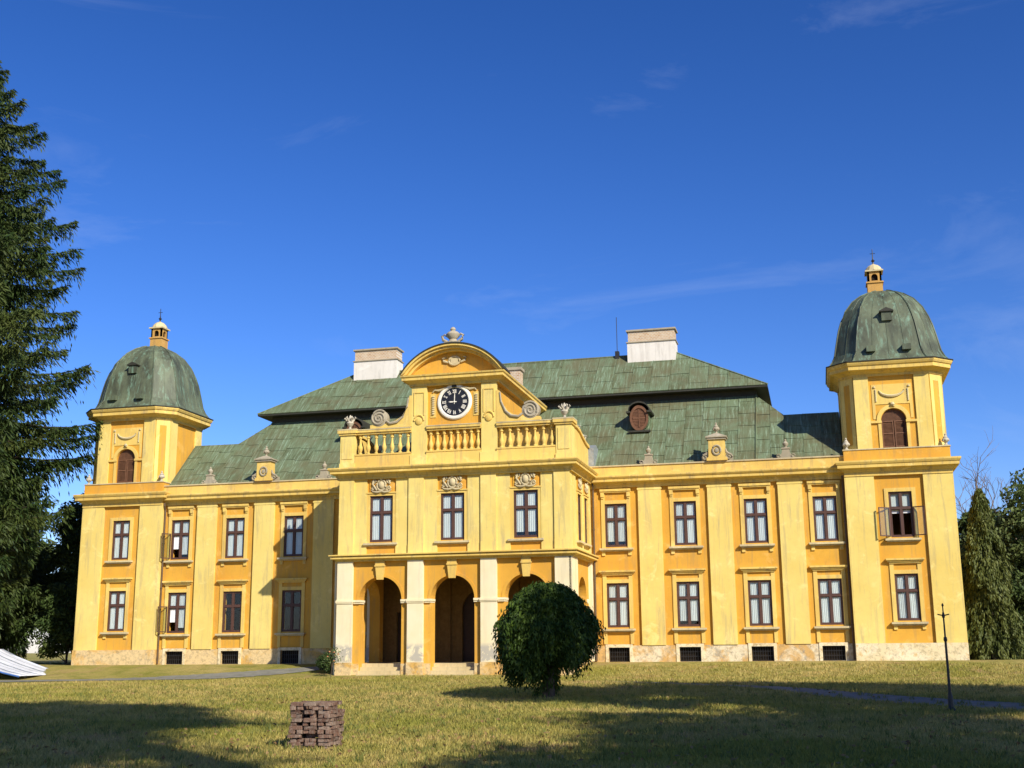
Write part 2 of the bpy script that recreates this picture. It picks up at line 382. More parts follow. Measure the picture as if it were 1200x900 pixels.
# ------------------------------------------------------------------ terrain
def gz(x, y):
    s = np.clip((np.asarray(y, float)+8)/7, 0, 1); s = s*s*(3-2*s)
    base = -0.6+0.2*np.clip((np.asarray(y, float)+50)/42, 0, 1)+s*0.65
    w = np.clip((-np.asarray(y, float)-9)/6, 0, 1)
    return base+w*0.035*np.sin(np.asarray(x)*0.55+np.asarray(y)*0.2)*np.cos(np.asarray(y)*0.43)
def ground():
    xs = np.unique(np.concatenate([np.linspace(-900, -60, 15), np.linspace(-60, 60, 161), np.linspace(60, 900, 15)]))
    ys = np.unique(np.concatenate([np.linspace(-400, -75, 8), np.linspace(-75, 5, 161), np.linspace(5, 60, 12), np.linspace(60, 1500, 14)]))
    X, Y = np.meshgrid(xs, ys); Z = gz(X, Y); nx = len(xs)
    v = np.stack([X, Y, Z], -1).reshape(-1, 3)
    f = [(j*nx+i, j*nx+i+1, (j+1)*nx+i+1, (j+1)*nx+i) for j in range(len(ys)-1) for i in range(nx-1)]
    me = bpy.data.meshes.new('ground'); me.from_pydata(v.tolist(), [], f); me.materials.append(M['lawn'])
    me.polygons.foreach_set('use_smooth', [True]*len(f))
    o = place('ground', me); tag(o, kind='structure')
ground()
def ribbon(name, pts, widths, mat, lift):
    P = [Vector((*p, 0)) for p in pts]; out = []
    # catmull subdivision
    fine = []; fw = []
    for i in range(len(P)-1):
        p0, p1, p2, p3 = P[max(i-1, 0)], P[i], P[i+1], P[min(i+2, len(P)-1)]
        for k in range(24):
            t = k/24
            fine.append(0.5*((2*p1)+(p2-p0)*t+(2*p0-5*p1+4*p2-p3)*t*t+(3*p1-p0-3*p2+p3)*t**3)); fw.append(widths[i]*(1-t)+widths[i+1]*t)
    rr = random.Random(len(name)); vs = []; W = 8
    for i, p in enumerate(fine):
        d = (fine[min(i+1, len(fine)-1)]-fine[max(i-1, 0)]).normalized(); n = Vector((d.y, -d.x, 0))
        a = fw[i]*(0.5+rr.uniform(-.05, .05)); b = fw[i]*(0.5+rr.uniform(-.05, .05))
        for k in range(W+1):
            q = p-n*a+n*(a+b)*k/W; vs.append((q.x, q.y, float(gz(q.x, q.y))+lift))
    fs = [(i*(W+1)+k, (i+1)*(W+1)+k, (i+1)*(W+1)+k+1, i*(W+1)+k+1) for i in range(len(fine)-1) for k in range(W)]
    mb = MB(); mb.add(vs, fs); o = mb.build(name, mat); recalc(o); tag(o, kind='structure'); return o
ribbon('path', [(-46, -17), (-30, -12.5), (-21, -9.8), (-14.2, -7.0), (-9.6, -4.6), (-8.0, -3.4)], [3.2, 3.4, 3.2, 2.6, 1.8, 1.2], 'asphalt', 0.02)
ribbon('path', [(8.6, -12.8), (12.2, -14.6), (15.3, -18.5), (18.4, -25.0), (22.5, -32.0), (30, -42)], [0.8, 1.3, 1.5, 1.9, 2.3, 2.6], 'asphalt', 0.02)
ribbon('path', [(-12, -13.2), (-6.5, -13.9), (0, -13.6), (6.5, -13.3), (8.8, -12.9)], [0.28, 0.32, 0.35, 0.45, 0.6], 'earth', 0.024)

# ------------------------------------------------------------------ castle
castle = empty('castle', (0, 0, 0))
tag(castle, 'long yellow two-storey castle with green copper roofs, two domed corner towers and clock gable', 'castle')
FT = Fr((0, 0, 0), (1, 0, 0), (0, -1, 0))     # front frame: d = -y

WX = [7.528, 11.256, 14.957, 18.492]          # window axes of each wing
PX = [9.39, 13.10, 16.77]                     # pilaster axes
Z2T, Z2B, Z1T, Z1B = 8.606, 6.283, 4.364, 2.037

# --- windows -------------------------------------------------------
def window_meshes(w, h):
    """local: centre bottom at origin, front towards -y"""
    f = MB(); o = 0.085; tr = h*(1-0.365); hw = w/2
    f.box(-hw, -hw+o, -.04, .06, 0, h); f.box(hw-o, hw, -.04, .06, 0, h)
    f.box(-hw+o, hw-o, -.04, .06, h-o, h); f.box(-hw+o, hw-o, -.04, .06, 0, o)
    f.box(-hw+o, hw-o, -.055, .055, tr-.055, tr+.055)
    f.box(-.06, .06, -.05, .05, o, tr-.055); f.box(-.06, .06, -.05, .05, tr+.055, h-o)
    for sx in (-1, 1):                                        # inner sash lines
        for za, zb in ((o, tr-.055), (tr+.055, h-o)):
            a, b = sorted((sx*.06, sx*(hw-o)))
            f.box(a, a+.035, -.02, .03, za, zb); f.box(b-.035, b, -.02, .03, za, zb)
            f.box(a+.035, b-.035, -.02, .03, za, za+.04); f.box(a+.035, b-.035, -.02, .03, zb-.035, zb)
    pan = []
    for sx in (-1, 1):
        for za, zb in ((o, tr-.055), (tr+.055, h-o)):
            a, b = sorted((sx*.06, sx*(hw-o)))
            p = MB(); p.box(a+.03, b-.03, .004, .010, za+.03, zb-.03); pan.append(p.mesh('pane', 'glass'))
    cur = []
    for sx in (-1, 1):
        for var in range(4):
            c = MB(); zb = (0.05, 0.30, 0.62, 0.05)[var]; n = 28; vs = []
            a, b = sorted((sx*.01, sx*(hw-.02)))
            if var == 3: a, b = (a+.10, b) if sx > 0 else (a, b-.10)
            if var == 2: a, b = (a, b-.08) if sx > 0 else (a+.08, b)
            for i in range(n+1):
                x = a+(b-a)*i/n; y = .052+.010*math.sin(i*1.35+var)+.004*math.sin(i*2.9)
                vs += [(x, y, zb), (x, y+.01, h-.05)]
            c.add(vs, [(2*i, 2*i+2, 2*i+3, 2*i+1) for i in range(n)]); cur.append(c.mesh('curtain', 'curtain', True))
    return dict(frame=f.mesh('window', 'frame'), pane=pan, cur=cur, w=w, h=h, tr=tr)
def surround_meshes(w, zl, h, zb, zt, kind):
    """strips around a window; zl/zt below/above relative to window bottom"""
    hw = w/2; t = 0.20; m = MB()
    for s in (-1, 1):
        a, b = sorted((s*hw, s*(hw+t))); m.box(a, b, -.055, .10, -.06, zt)
    m.box(-hw, hw, -.055, .10, h, h+.19)
    hood = MB(); sill = MB(); e = hw+.30
    if kind == 'upper':
        hood.box(-hw-.24, hw+.24, -.17, 0, zt-.02, zt+.10); hood.box(-hw-.24, hw+.24, -.12, 0, zt-.09, zt-.02)
        for s in (-1, 1):
            a, b = sorted((s*(hw+.02), s*(hw+.20))); hood.box(a, b, -.14, -.055, zt-.32, zt-.09); hood.box(a+.03, b-.03, -.10, -.055, zt-.42, zt-.32)
    else:
        hood.box(-e-.06, e+.06, -.24, 0, zt+.04, zt+.13); hood.box(-e, e, -.17, 0, zt-.04, zt+.04); hood.box(-e+.08, e-.08, -.11, 0, zt-.12, zt-.04)
    sill.box(-e, e, -.24, .0, -.17, -.07); sill.box(-e+.06, e-.06, -.14, .0, -.24, -.17)
    ap = MB()
    if zl:
        ap.box(-.09, .09, -.07, 0, -.24-zl, -.24)
    return dict(s=m.mesh('window_surround', 'trim'), hood=hood.mesh('hood', 'cornice'), sill=sill.mesh('sill', 'cap'), ap=ap.mesh('apron_block', 'trim') if zl else None, hw=hw)
WM = {'wing': window_meshes(1.2, 2.325), 'tower': window_meshes(1.141, 2.315), 'block': window_meshes(1.267, 2.389), 'side': window_meshes(0.95, 2.389)}
SM = {('wing', 2): surround_meshes(1.2, .22, 2.325, 0, 3.02, 'upper'), ('wing', 1): surround_meshes(1.2, .62, 2.325, 0, 2.86, 'lower'),
      ('tower', 2): surround_meshes(1.141, 0, 2.315, 0, 2.50, 'plain'), ('tower', 1): surround_meshes(1.141, .20, 2.315, 0, 2.95, 'lower')}
for key in (('tower', 2),):
    m = MB(); SM[key]['hood'] = None
def add_window(kind, row, x, y, z, rz=0.0, state='closed', wall_d=0.15):
    """y is the plane of the frame; wall_d = distance from the frame to the wall face"""
    wm = WM[kind]; o = place('window', wm['frame'], castle, (x, y, z), rz)
    for i, p in enumerate(wm['pane']):
        if state in ('open',) and i in (0, 2): continue
        if state == 'left_open' and i == 0: continue
        place('pane', p, o)
    if state == 'bare': cv = None
    else:
        cv = {'closed': (0, 0), 'short': (1, 1), 'open': None, 'left_open': (2, 1), 'half': (1, 0), 'parted': (3, 3)}[state]
    if cv is not None:
        place('curtain', wm['cur'][cv[0]], o); place('curtain', wm['cur'][4+cv[1]], o)
    if state == 'open':
        b = MB(); b.box(-wm['w']/2+.09, wm['w']/2-.09, .09, .11, wm['tr']-.25, wm['h']-.08); b.build('blind', 'curtain', o)
    sm = SM.get((kind, row))
    if sm:
        for nm, k in (('window_surround', 's'), ('hood', 'hood'), ('sill', 'sill')):
            if sm[k]: place(nm, sm[k], o, (0, -wall_d, 0))
        if sm['ap']:
            for sd_ in (-1, 1): place('apron_block', sm['ap'], o, (sd_*(sm['hw']+.11), -wall_d, 0))
    # open sashes swung out
    def sash(side, ang, w, h, z0):
        s = MB(); t = .05
        s.box(0, t, -.02, .02, 0, h); s.box(w-t, w, -.02, .02, 0, h); s.box(t, w-t, -.02, .02, 0, t); s.box(t, w-t, -.02, .02, h-t, h)
        q = s.build('open_sash', 'frame', o); q.location = (side*wm['w']/2, -wall_d-.06, z0); q.rotation_euler = (0, 0, ang)
        g = MB(); g.box(t, w-t, -.003, .003, t, h-t); g.build('pane', 'glass', o).matrix_local = q.matrix_local if False else Matrix.Translation(q.location) @ Matrix.Rotation(ang, 4, 'Z')
    if state == 'open':
        sash(-1, R(-152), .62, wm['tr'], .05); sash(1, R(-30), .62, wm['tr'], .05)
    if state == 'left_open': sash(-1, R(-118), .62, wm['tr'], .05)
    return o
basement = MB(); basement.box(-.56, .56, 0, .03, 0, .74)
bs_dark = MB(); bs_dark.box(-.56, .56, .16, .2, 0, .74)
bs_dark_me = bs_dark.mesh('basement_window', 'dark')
grb = MB()
for i in range(9): grb.box(-.5+i*.125-.012, -.5+i*.125+.012, -.005, .02, .02, .72)
for z in (.02, .25, .48, .70): grb.box(-.55, .55, .021, .035, z, z+.03)
gr_me = grb.mesh('grille', 'iron')
bsf = MB(); bsf.box(-.72, -.56, -.03, .05, -.06, .90); bsf.box(.56, .72, -.03, .05, -.06, .90); bsf.box(-.56, .56, -.03, .05, .74, .90)
bsf_me = bsf.mesh('basement_surround', 'plinth_white')

def wing(sgn):
    a, b = (6.16, 19.62) if sgn > 0 else (-19.62, -6.16)
    axes = [sgn*x for x in WX]
    holes = []
    for x in axes:
        holes += [(x-.6, x+.6, Z2B, Z2T), (x-.6, x+.6, Z1B, Z1T)]
    w = MB(); wall_holes(w, Fr((0, -.15, 0), (1, 0, 0), (0, -1, 0)), a, b, 1.05, 9.9, holes, .45); w.build('wall', 'ochre', castle)
    bh = [(x-.56, x+.56, .26, 1.0) for x in axes]
    p = MB(); wall_holes(p, Fr((0, -.24, 0), (1, 0, 0), (0, -1, 0)), a, b, -.9, 1.10, bh, .5); p.build('plinth', 'plinth' if sgn > 0 else 'plinth_ochre', castle)
    for x in axes:
        o = place('basement_window', bs_dark_me, castle, (x, -.14, .26)); place('grille', gr_me, o, (0, .03, 0)); place('basement_surround', bsf_me, o, (0, -.11, 0))
    for px in PX:
        x = sgn*px; m = MB()
        m.box(x-.62, x+.62, -.29, -.10, 1.102, 9.46); m.box(x-.66, x+.66, -.31, -.10, 9.30, 9.40)
        m.build('pilaster', 'pale', castle)
    # half pilasters beside the block are hidden in the corner
    prof = [(-.1, 9.46), (.17, 9.46), (.17, 9.60), (.22, 9.62), (.22, 9.68), (.30, 9.74), (.50, 9.76), (.50, 9.90), (.54, 9.92), (.60, 10.00), (.60, 10.07), (.56, 10.09), (-.1, 10.13)]
    c = MB(); c.sweep(prof, [(a, -.15), (b, -.15)]); c.build('cornice', 'cornice', castle)
    pa = MB(); pa.box(a, b, -.40, .40, 10.12, 10.60); pa.build('parapet', 'trim', castle)
    cp = MB(); cp.box(a, b, -.46, .16, 10.602, 10.67); cp.build('coping', 'cap', castle)
wing(1); wing(-1)
states = {(1, 0, 2): 'half', (1, 1, 2): 'closed', (-1, 3, 2): 'left_open', (-1, 3, 1): 'left_open', (-1, 2, 1): 'bare', (-1, 1, 1): 'bare', (1, 0, 2): 'short', (-1, 2, 2): 'closed', (1, 2, 2): 'closed', (1, 3, 2): 'closed'}
for sgn in (1, -1):
    for i, x in enumerate(WX):
        for row, z in ((2, Z2B), (1, Z1B)):
            add_window('wing', row, sgn*x, -.085, z, 0, states.get((sgn, i, row), rnd.choice(('closed', 'closed', 'closed', 'half', 'parted', 'short'))), 0.065)

# --- envelope of the house behind the facade --------------------------
env = MB(); env.box(-19.5, 19.5, 13.6, 14.0, -.9, 10.64)
env.box(-19.6, -19.2, 4.61, 13.6, -.9, 10.64); env.box(19.2, 19.6, 4.61, 13.6, -.9, 10.64)
env.build('rear_wall', 'ochre', castle)
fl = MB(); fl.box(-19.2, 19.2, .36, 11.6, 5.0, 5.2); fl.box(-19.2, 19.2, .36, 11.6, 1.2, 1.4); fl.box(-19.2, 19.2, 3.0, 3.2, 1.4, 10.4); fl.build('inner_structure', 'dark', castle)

# --- ornaments ---------------------------------------------------------
def spiral_pts(r0, turns, n, cw=1, a0=0.0):
    return [((r0*(1-t)**1.0)*math.cos(a0+cw*2*math.pi*turns*t), (r0*(1-t)**1.0)*math.sin(a0+cw*2*math.pi*turns*t)) for t in [i/n for i in range(n+1)]]
def urn_mesh(name, s=1.0, mat='stone'):
    m = MB(); p = [(.20, 0), (.20, .06), (.11, .10), (.08, .20), (.13, .26), (.25, .36), (.29, .48), (.26, .58), (.17, .64), (.20, .68), (.15, .74), (.07, .86), (.10, .92), (.05, 1.0), (.01, 1.04)]
    m.lathe([(r*s, z*s) for r, z in p], 12)
    for k in range(8):                                          # leaves on the bowl
        a = k*math.pi/4
        m.tube([(.10*s*math.cos(a), .10*s*math.sin(a), .26*s), (.28*s*math.cos(a), .28*s*math.sin(a), .42*s), (.25*s*math.cos(a), .25*s*math.sin(a), .58*s)], [.02*s, .05*s, .015*s], 5)
    return m.mesh(name, mat, True)
URN = urn_mesh('urn'); URNS = urn_mesh('urn', .62, 'whitestone')
def finial_mesh():
    m = MB(); m.lathe([(.16, 0), (.16, .05), (.07, .10), (.06, .18), (.14, .26), (.20, .38), (.15, .50), (.06, .55)], 10)
    for k in range(6):
        a = k*math.pi/3+.2
        m.tube([(.08*math.cos(a), .08*math.sin(a), .40), (.20*math.cos(a), .20*math.sin(a), .56), (.30*math.cos(a), .30*math.sin(a), .66), (.24*math.cos(a), .24*math.sin(a), .74)], [.05, .055, .05, .02], 5)
    m.lathe([(.09, .5), (.12, .60), (.08, .74), (.01, .84)], 8)
    return m.mesh('finial', 'whitestone', True)
FIN = finial_mesh()
def small_crest_mesh():
    m = MB(); poly = [(-.55, 0), (.55, 0), (.46, .10), (.34, .14), (.24, .28), (.20, .52), (-.20, .52), (-.24, .28), (-.34, .14), (-.46, .10)]
    m.prism(poly, lambda u, v, d: (u, -d, v), 0.32, 0)
    for s in (-1, 1):
        m.tube([(s*(.42+.10*math.cos(t)), -.33, .12+.10*math.sin(t)) for t in [k*.7 for k in range(10)]], .03, 5)
    m.box(-.24, .24, -.36, .04, .52, .60); m.lathe([(.14, .60), (.08, .66), (.15, .76), (.17, .86), (.10, .95), (.05, 1.0), (.07, 1.05), (.01, 1.12)], 10, (0, -.16, 0))
    return m.mesh('roof_crest', 'stone', True)
def big_crest(x):
    m = MB(); y = -.42
    poly = [(-.55, 0), (.55, 0), (.55, .12), (.44, .2), (.42, 1.12), (-.42, 1.12), (-.44, .2), (-.55, .12)]
    m.prism(poly, lambda u, v, d: (x+u, y-d, 10.68+v), .16, -.46)
    o = m.build('roof_crest', 'trim', castle)
    c = MB(); c.box(x-.50, x+.50, y-.24, y+.52, 11.80, 11.90); c.box(x-.56, x+.56, y-.30, y+.58, 11.90, 11.97)
    c.add([(x-.52, y-.26, 11.97), (x+.52, y-.26, 11.97), (x+.52, y+.54, 11.97), (x-.52, y+.54, 11.97), (x-.12, y+.0, 12.16), (x+.12, y+.0, 12.16), (x+.12, y+.28, 12.16), (x-.12, y+.28, 12.16)], [(0,1,5,4),(1,2,6,5),(2,3,7,6),(3,0,4,7),(4,5,6,7)])
    c.build('crest_cap', 'stone', o)
    r = MB()
    ring = [(x+.21*math.cos(t), y-.17, 11.22+.25*math.sin(t)) for t in [2*math.pi*k/18 for k in range(19)]]
    r.tube(ring, .055, 6)
    r.lathe([(.13, -.03), (.10, .03), (.02, .05)], 10, (0, 0, 0)); bs = r.v[-30:]
    r.v[-30:] = [(x+a, y-.17-c_, 11.22+b*1.2) for a, b, c_ in bs]
    for s in (-1, 1):
        sp = [(x+s*.62+s*u, y-.05, 10.86+v) for u, v in spiral_pts(.19, 1.6, 26, s, math.pi*(0 if s > 0 else 1))]
        r.tube(sp, .05, 5); r.tube([(x+s*.45, y-.02, 11.30), (x+s*.50, y-.04, 11.12), (x+s*.60, y-.05, 11.03), (x+s*.74, y-.05, 10.98)], [.05, .07, .07, .06], 6)
        r.box(x+s*.62-.20, x+s*.62+.20, y+.0, y+.30, 10.68, 10.92)
    r.build('crest_relief', 'stone', o, True)
    u = place('urn', URN, o, (x, y+.14, 12.13), 0, (.62, .62, .62))
    return o
SC = small_crest_mesh()
for s in (-1, 1):
    big_crest(s*13.1)
    for px in (9.42, 16.68): place('roof_crest', SC, castle, (s*px, -.10, 10.68), 0, (.9, .9, .9))

# --- towers --------------------------------------------------------------
TW, TCY, TH = 22.21, 2.0, 2.60
def octa(cx, cy, h, c): return [(cx-h+c, cy-h), (cx+h-c, cy-h), (cx+h, cy-h+c), (cx+h, cy+h-c), (cx+h-c, cy+h), (cx-h+c, cy+h), (cx-h, cy+h-c), (cx-h, cy-h+c)]
def tower(sgn):
    cx = sgn*TW; TF = Fr((cx, -.48, 0), (1, 0, 0), (0, -1, 0)); wx = sgn*22.23-cx
    w = MB(); hw = 1.141/2
    wall_holes(w, TF, -TH, TH, 1.05, 9.9, [(wx-hw, wx+hw, 6.344, 8.663), (wx-hw, wx+hw, 2.194, 4.504)], .4)
    w.box(cx-TH, cx-TH+.2, -.08, TCY+TH, -.9, 9.9); w.box(cx+TH-.2, cx+TH, -.08, TCY+TH, -.9, 9.9); w.box(cx-TH+.2, cx+TH-.2, TCY+TH-.2, TCY+TH, -.9, 9.9)
    w.build('tower_wall', 'ochre', castle)
    for zf in (5.0, 1.2, 9.6):
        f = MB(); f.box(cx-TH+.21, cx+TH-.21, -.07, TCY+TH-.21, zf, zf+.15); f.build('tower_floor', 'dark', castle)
    p = MB(); p.box(cx-TH-.06, cx+TH+.06, -.72, TCY+TH+.06, -.9, 1.10); p.build('plinth', 'plinth_white' if sgn > 0 else 'plinth_ochre', castle)
    for s in (-1, 1):
        a, b = sorted((s*1.20, s*(TH)))
        m = MB(); m.box(cx+a, cx+b, -.62, -.40, 1.102, 9.50); m.build('pilaster', 'pale', castle)
        e = MB(); xo = cx+s*TH                       # side pilaster slices
        xa, xb = sorted((xo+s*.003, xo+s*.06)); e.box(xa, xb, -.615, .75, 1.104, 9.498); e.build('pilaster', 'pale', castle)
    add_window('tower', 2, sgn*22.23, -.415, 6.344, 0, 'open' if sgn > 0 else 'closed', .065)
    add_window('tower', 1, sgn*22.23, -.415, 2.194, 0, 'closed', .065)
    sq = [(cx-TH, TCY-TH), (cx+TH, TCY-TH), (cx+TH, TCY+TH), (cx-TH, TCY+TH)]
    prof = [(-.2, 9.502), (.06, 9.502), (.06, 9.70), (.12, 9.74), (.20, 9.86), (.38, 9.90), (.38, 10.06), (.42, 10.08), (.47, 10.18), (.47, 10.25), (.43, 10.27), (-.2, 10.33)]
    c = MB(); c.sweep(prof, sq, True); c.build('cornice', 'cornice', castle)
    b = MB(); h = TH+.02; b.box(cx-h, cx+h, TCY-h, TCY+h, 10.32, 10.86); b.build('tower_base', 'ochre', castle)
    b = MB(); h = TH+.06; b.box(cx-h, cx+h, TCY-h, TCY+h, 10.862, 10.92); b.build('coping', 'cap', castle)
    # belfry body
    H, CH = 2.50, .62; ZB, ZT = 10.92, 14.72
    body = MB(); rw = .62
    for k, (u, n) in enumerate((((1,0,0),(0,-1,0)), ((0,1,0),(1,0,0)), ((-1,0,0),(0,1,0)), ((0,-1,0),(-1,0,0)))):
        F = Fr((cx+n[0]*H, TCY+n[1]*H, 0), u, n)
        body_holes = [(-rw, rw, ZB+.02, 12.36, 'arch')] if k in (0,) else ([(-rw, rw, ZB+.02, 12.36, 'arch')] if k == (1 if sgn > 0 else 3) else [])
        wall_holes(body, F, -(H-CH), H-CH, ZB, ZT, body_holes, .35)
        m = (Vector(u)+Vector(n)).normalized(); t = (Vector(u)*-1+Vector(n)).normalized()
        # chamfer wall
        A = F(H-CH, 0, 0); e2 = Fr(A, Vector((-t.x, -t.y, 0)) if False else (Vector(u)-Vector(n)).normalized(), m)
        L = CH*math.sqrt(2)
        body.add([e2(0, 0, ZB), e2(L, 0, ZB), e2(L, 0, ZT), e2(0, 0, ZT)], [(0,1,2,3)])
        ch = MB(); e2.box(ch, L*.28, L*.72, .0, .05, ZB+.25, ZT-.35); ch.build('corner_panel', 'ochre', castle)
        cc = MB(); e2.box(cc, .02, L*.28-.005, .0, .06, ZB, ZT); e2.box(cc, L*.72+.005, L-.02, 0, .06, ZB, ZT); e2.box(cc, L*.28-.005, L*.72+.005, 0, .058, ZB, ZB+.245); e2.box(cc, L*.28-.005, L*.72+.005, 0, .058, ZT-.345, ZT); cc.build('corner_strip', 'pale', castle)
        for s in (-1, 1):
            a, b = sorted((s*1.14, s*(H-CH)))
            pm = MB(); F.box(pm, a, b, 0, .09, ZB+.003, ZT-.003); pm.build('pilaster', 'pale', castle)
        if body_holes:
            # arch surround, imposts, shutters and stucco panel
            sh = MB(); dd = -.14
            for s in (-1, 1):
                a, b = sorted((s*.02, s*(rw-.02))); z0, z1 = ZB+.05, 12.36
                F.box(sh, a, a+.06, dd-.03, dd+.03, z0, z1); F.box(sh, b-.06, b, dd-.03, dd+.03, z0, z1)
                for z in (z0, (z0+z1)/2, z1-.06): F.box(sh, a+.06, b-.06, dd-.03, dd+.03, z, z+.06)
                n_s = 20
                for i in range(n_s):
                    z = z0+.07+(z1-z0-.15)*i/n_s
                    vs = [F(a+.06, dd+.025, z), F(b-.06, dd+.025, z), F(b-.06, dd-.025, z+.055), F(a+.06, dd-.025, z+.055)]; sh.add(vs, [(0,1,2,3)])
            o = sh.build('louvre_shutter', 'shutter', castle)
            tp = MB(); pts = [(-(rw-.01)*math.cos(math.pi*k/16), 12.37+(rw-.01)*math.sin(math.pi*k/16)) for k in range(17)]
            F.prism(tp, pts[::-1], dd-.03, dd+.0); 
            for i in range(8):
                z = 12.42+i*.065; hwid = math.sqrt(max(0, (rw-.06)**2-(z-12.37)**2)); F.box(tp, -hwid, hwid, dd+.0, dd+.02, z, z+.035)
            tp.build('louvre_fanlight', 'shutter', o)
            ar = MB()
            for q in range(20):
                a0, a1 = math.pi*q/20, math.pi*(q+1)/20
                F.prism(ar, [(-(.64)*math.cos(a0), 12.36+.64*math.sin(a0)), (-(.84)*math.cos(a0), 12.36+.84*math.sin(a0)), (-(.84)*math.cos(a1), 12.36+.84*math.sin(a1)), (-(.64)*math.cos(a1), 12.36+.64*math.sin(a1))][::-1], 0, .07)
            for s in (-1, 1):
                a, b = sorted((s*.62, s*.78)); F.box(ar, a, b, 0, .05, ZB+.02, 12.24)
                a, b = sorted((s*.60, s*1.135)); F.box(ar, a, b, 0, .10, 12.24, 12.36)
            F.box(ar, -.10, .10, .07, .13, 13.08, 13.34)
            recalc(ar.build('arch_surround', 'trim', o))
            pn = MB(); F.box(pn, -1.0, 1.0, 0, .03, 13.22, 14.28)
            for s in (-1, 1): 
                a, b = sorted((s*.86, s*1.0)); F.box(pn, a, b, .0, .03, 12.45, 13.22)
            pn.build('stucco_panel', 'trim', o)
            gd = MB(); gd.tube([F(.62*math.sin(t), .06, 13.98-.34*math.cos(t)) for t in [-1.5+3.0*k/14 for k in range(15)]], [.03+.045*math.sin(math.pi*k/14) for k in range(15)], 6)
            for s in (-1, 1):
                gd.tube([F(s*.80, .05, 14.02-.05*k) for k in range(14)], [.03+.02*(k % 2) for k in range(14)], 6)
                gd.lathe([(.07, -.02), (.07, .05), (.02, .08)], 8, F(s*.86, .03, 14.12))
            gd.lathe([(.06, 0), (.12, .08), (.07, .2)], 8, F(0, .10, 13.10))
            gd.build('garland', 'cap', o, True)
    body.build('belfry', 'ochre', castle)
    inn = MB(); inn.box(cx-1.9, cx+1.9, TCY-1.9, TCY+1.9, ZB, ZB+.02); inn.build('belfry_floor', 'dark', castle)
    prof = [(-.2, 14.72), (.11, 14.72), (.11, 14.84), (.18, 14.88), (.32, 14.98), (.54, 15.02), (.54, 15.20), (.60, 15.24), (.66, 15.35), (.66, 15.42), (-.2, 15.46)]
    c = MB(); c.sweep(prof, octa(cx, TCY, H, CH), True); c.build('cornice', 'cornice', castle)
    g = MB(); g.sweep([(.40, 15.43), (.71, 15.425), (.71, 15.47), (.40, 15.50)], octa(cx, TCY, H, CH), True); g.build('gutter', 'fascia', castle)
    # dome
    prof = [(3.14, 15.44), (3.02, 15.52), (2.84, 15.78), (2.70, 16.10), (2.60, 16.60), (2.50, 17.10), (2.40, 17.55), (2.24, 18.06), (1.98, 18.67), (1.58, 19.24), (1.12, 19.62), (.72, 19.83), (.48, 19.92)]
    def ring(h, z): return [(x, y, z) for x, y in octa(cx, TCY, h, h*.40)]
    d = MB(); d.rings([ring(h, z) for h, z in prof]); dome = d.build('dome', 'dome', castle)
    for k in range(8):
        m = MB(); pts = []
        for h, z in prof:
            v = Vector((*octa(0, 0, h, h*.40)[k], 0)); pts.append((cx+v.x*1.004, TCY+v.y*1.004, z+.004))
        m.tube(pts, .045, 5); m.build('dome_rib', 'dome', dome, True)
    for k in range(8):                                     # standing seams
        m = MB()
        for t in ((.25, .5, .75) if k % 2 == 0 else (.5,)):
            pts = []
            for h, z in prof[1:-1]:
                o_ = octa(0, 0, h, h*.40); v = Vector((*o_[k], 0))*(1-t)+Vector((*o_[(k+1) % 8], 0))*t; pts.append((cx+v.x, TCY+v.y, z+.004))
            m.tube(pts, .016, 4)
        m.build('dome_seam', 'dome', dome)
    # hatch and snow hooks on front face
    hz = MB(); yf = TCY-2.52; hx = cx+.05
    hz.box(hx-.26, hx+.26, yf+.02, yf+.7, 17.72, 18.20); hz.build('dome_hatch', 'dome', dome)
    hh = MB(); hh.prism([(-.36, 18.20), (.36, 18.20), (.36, 18.25), (0, 18.42), (-.36, 18.25)], lambda u, v, d: (hx+u, yf+d, v), -.06, .9); recalc(hh.build('hatch_hood', 'fascia', dome))
    for s in (-.75, .75):
        b = MB(); b.box(cx+s*1.2-.22, cx+s*1.2+.22, TCY-3.0, TCY-2.4, 15.98, 16.28); b.build('roof_vent', 'dome', dome)
    # lantern
    lx = cx-sgn*0.28; r = .40
    ln = MB(); ln.box(lx-r, lx+r, TCY-r, TCY+r, 19.7, 20.42); ln.box(lx-r-.06, lx+r+.06, TCY-r-.06, TCY+r+.06, 20.42, 20.50)
    for u, n in (((1,0,0),(0,-1,0)), ((0,1,0),(1,0,0)), ((-1,0,0),(0,1,0)), ((0,-1,0),(-1,0,0))):
        F = Fr((lx+n[0]*r*.92, TCY+n[1]*r*.92, 0), u, n); wall_holes(ln, F, -r*.92, r*.92, 20.50, 21.08, [(-.17, .17, 20.56, 20.78, 'arch')], .10, 8)
    lo = ln.build('lantern', 'lantern', castle)
    ic = MB(); ic.box(lx-.22, lx+.22, TCY-.22, TCY+.22, 20.50, 21.07); ic.build('lantern_shade_box', 'dark', lo)  # dark box added inside so the arched openings read as shaded
    cp = MB(); cp.box(lx-r-.08, lx+r+.08, TCY-r-.08, TCY+r+.08, 21.08, 21.16); cp.lathe([(.50, 21.16), (.47, 21.24), (.40, 21.38), (.27, 21.50), (.10, 21.58), (.05, 21.62)], 12, (lx, TCY, 0)); cp.build('lantern_cap', 'cap', lo, False)
    fn = MB(); fn.lathe([(.05, 21.60), (.04, 21.72), (.11, 21.80), (.04, 21.88), (.025, 22.05), (.02, 22.45), (.005, 22.5)], 8, (lx, TCY, 0)); fn.tube([(lx-.14, TCY, 22.22), (lx+.14, TCY, 22.22)], .018, 5); fn.build('finial', 'iron', lo)
    for s in (-1, 1):
        place('finial', URNS, castle, (cx+s*(TH-.15), TCY-TH+.12, 10.92))
tower(1); tower(-1)

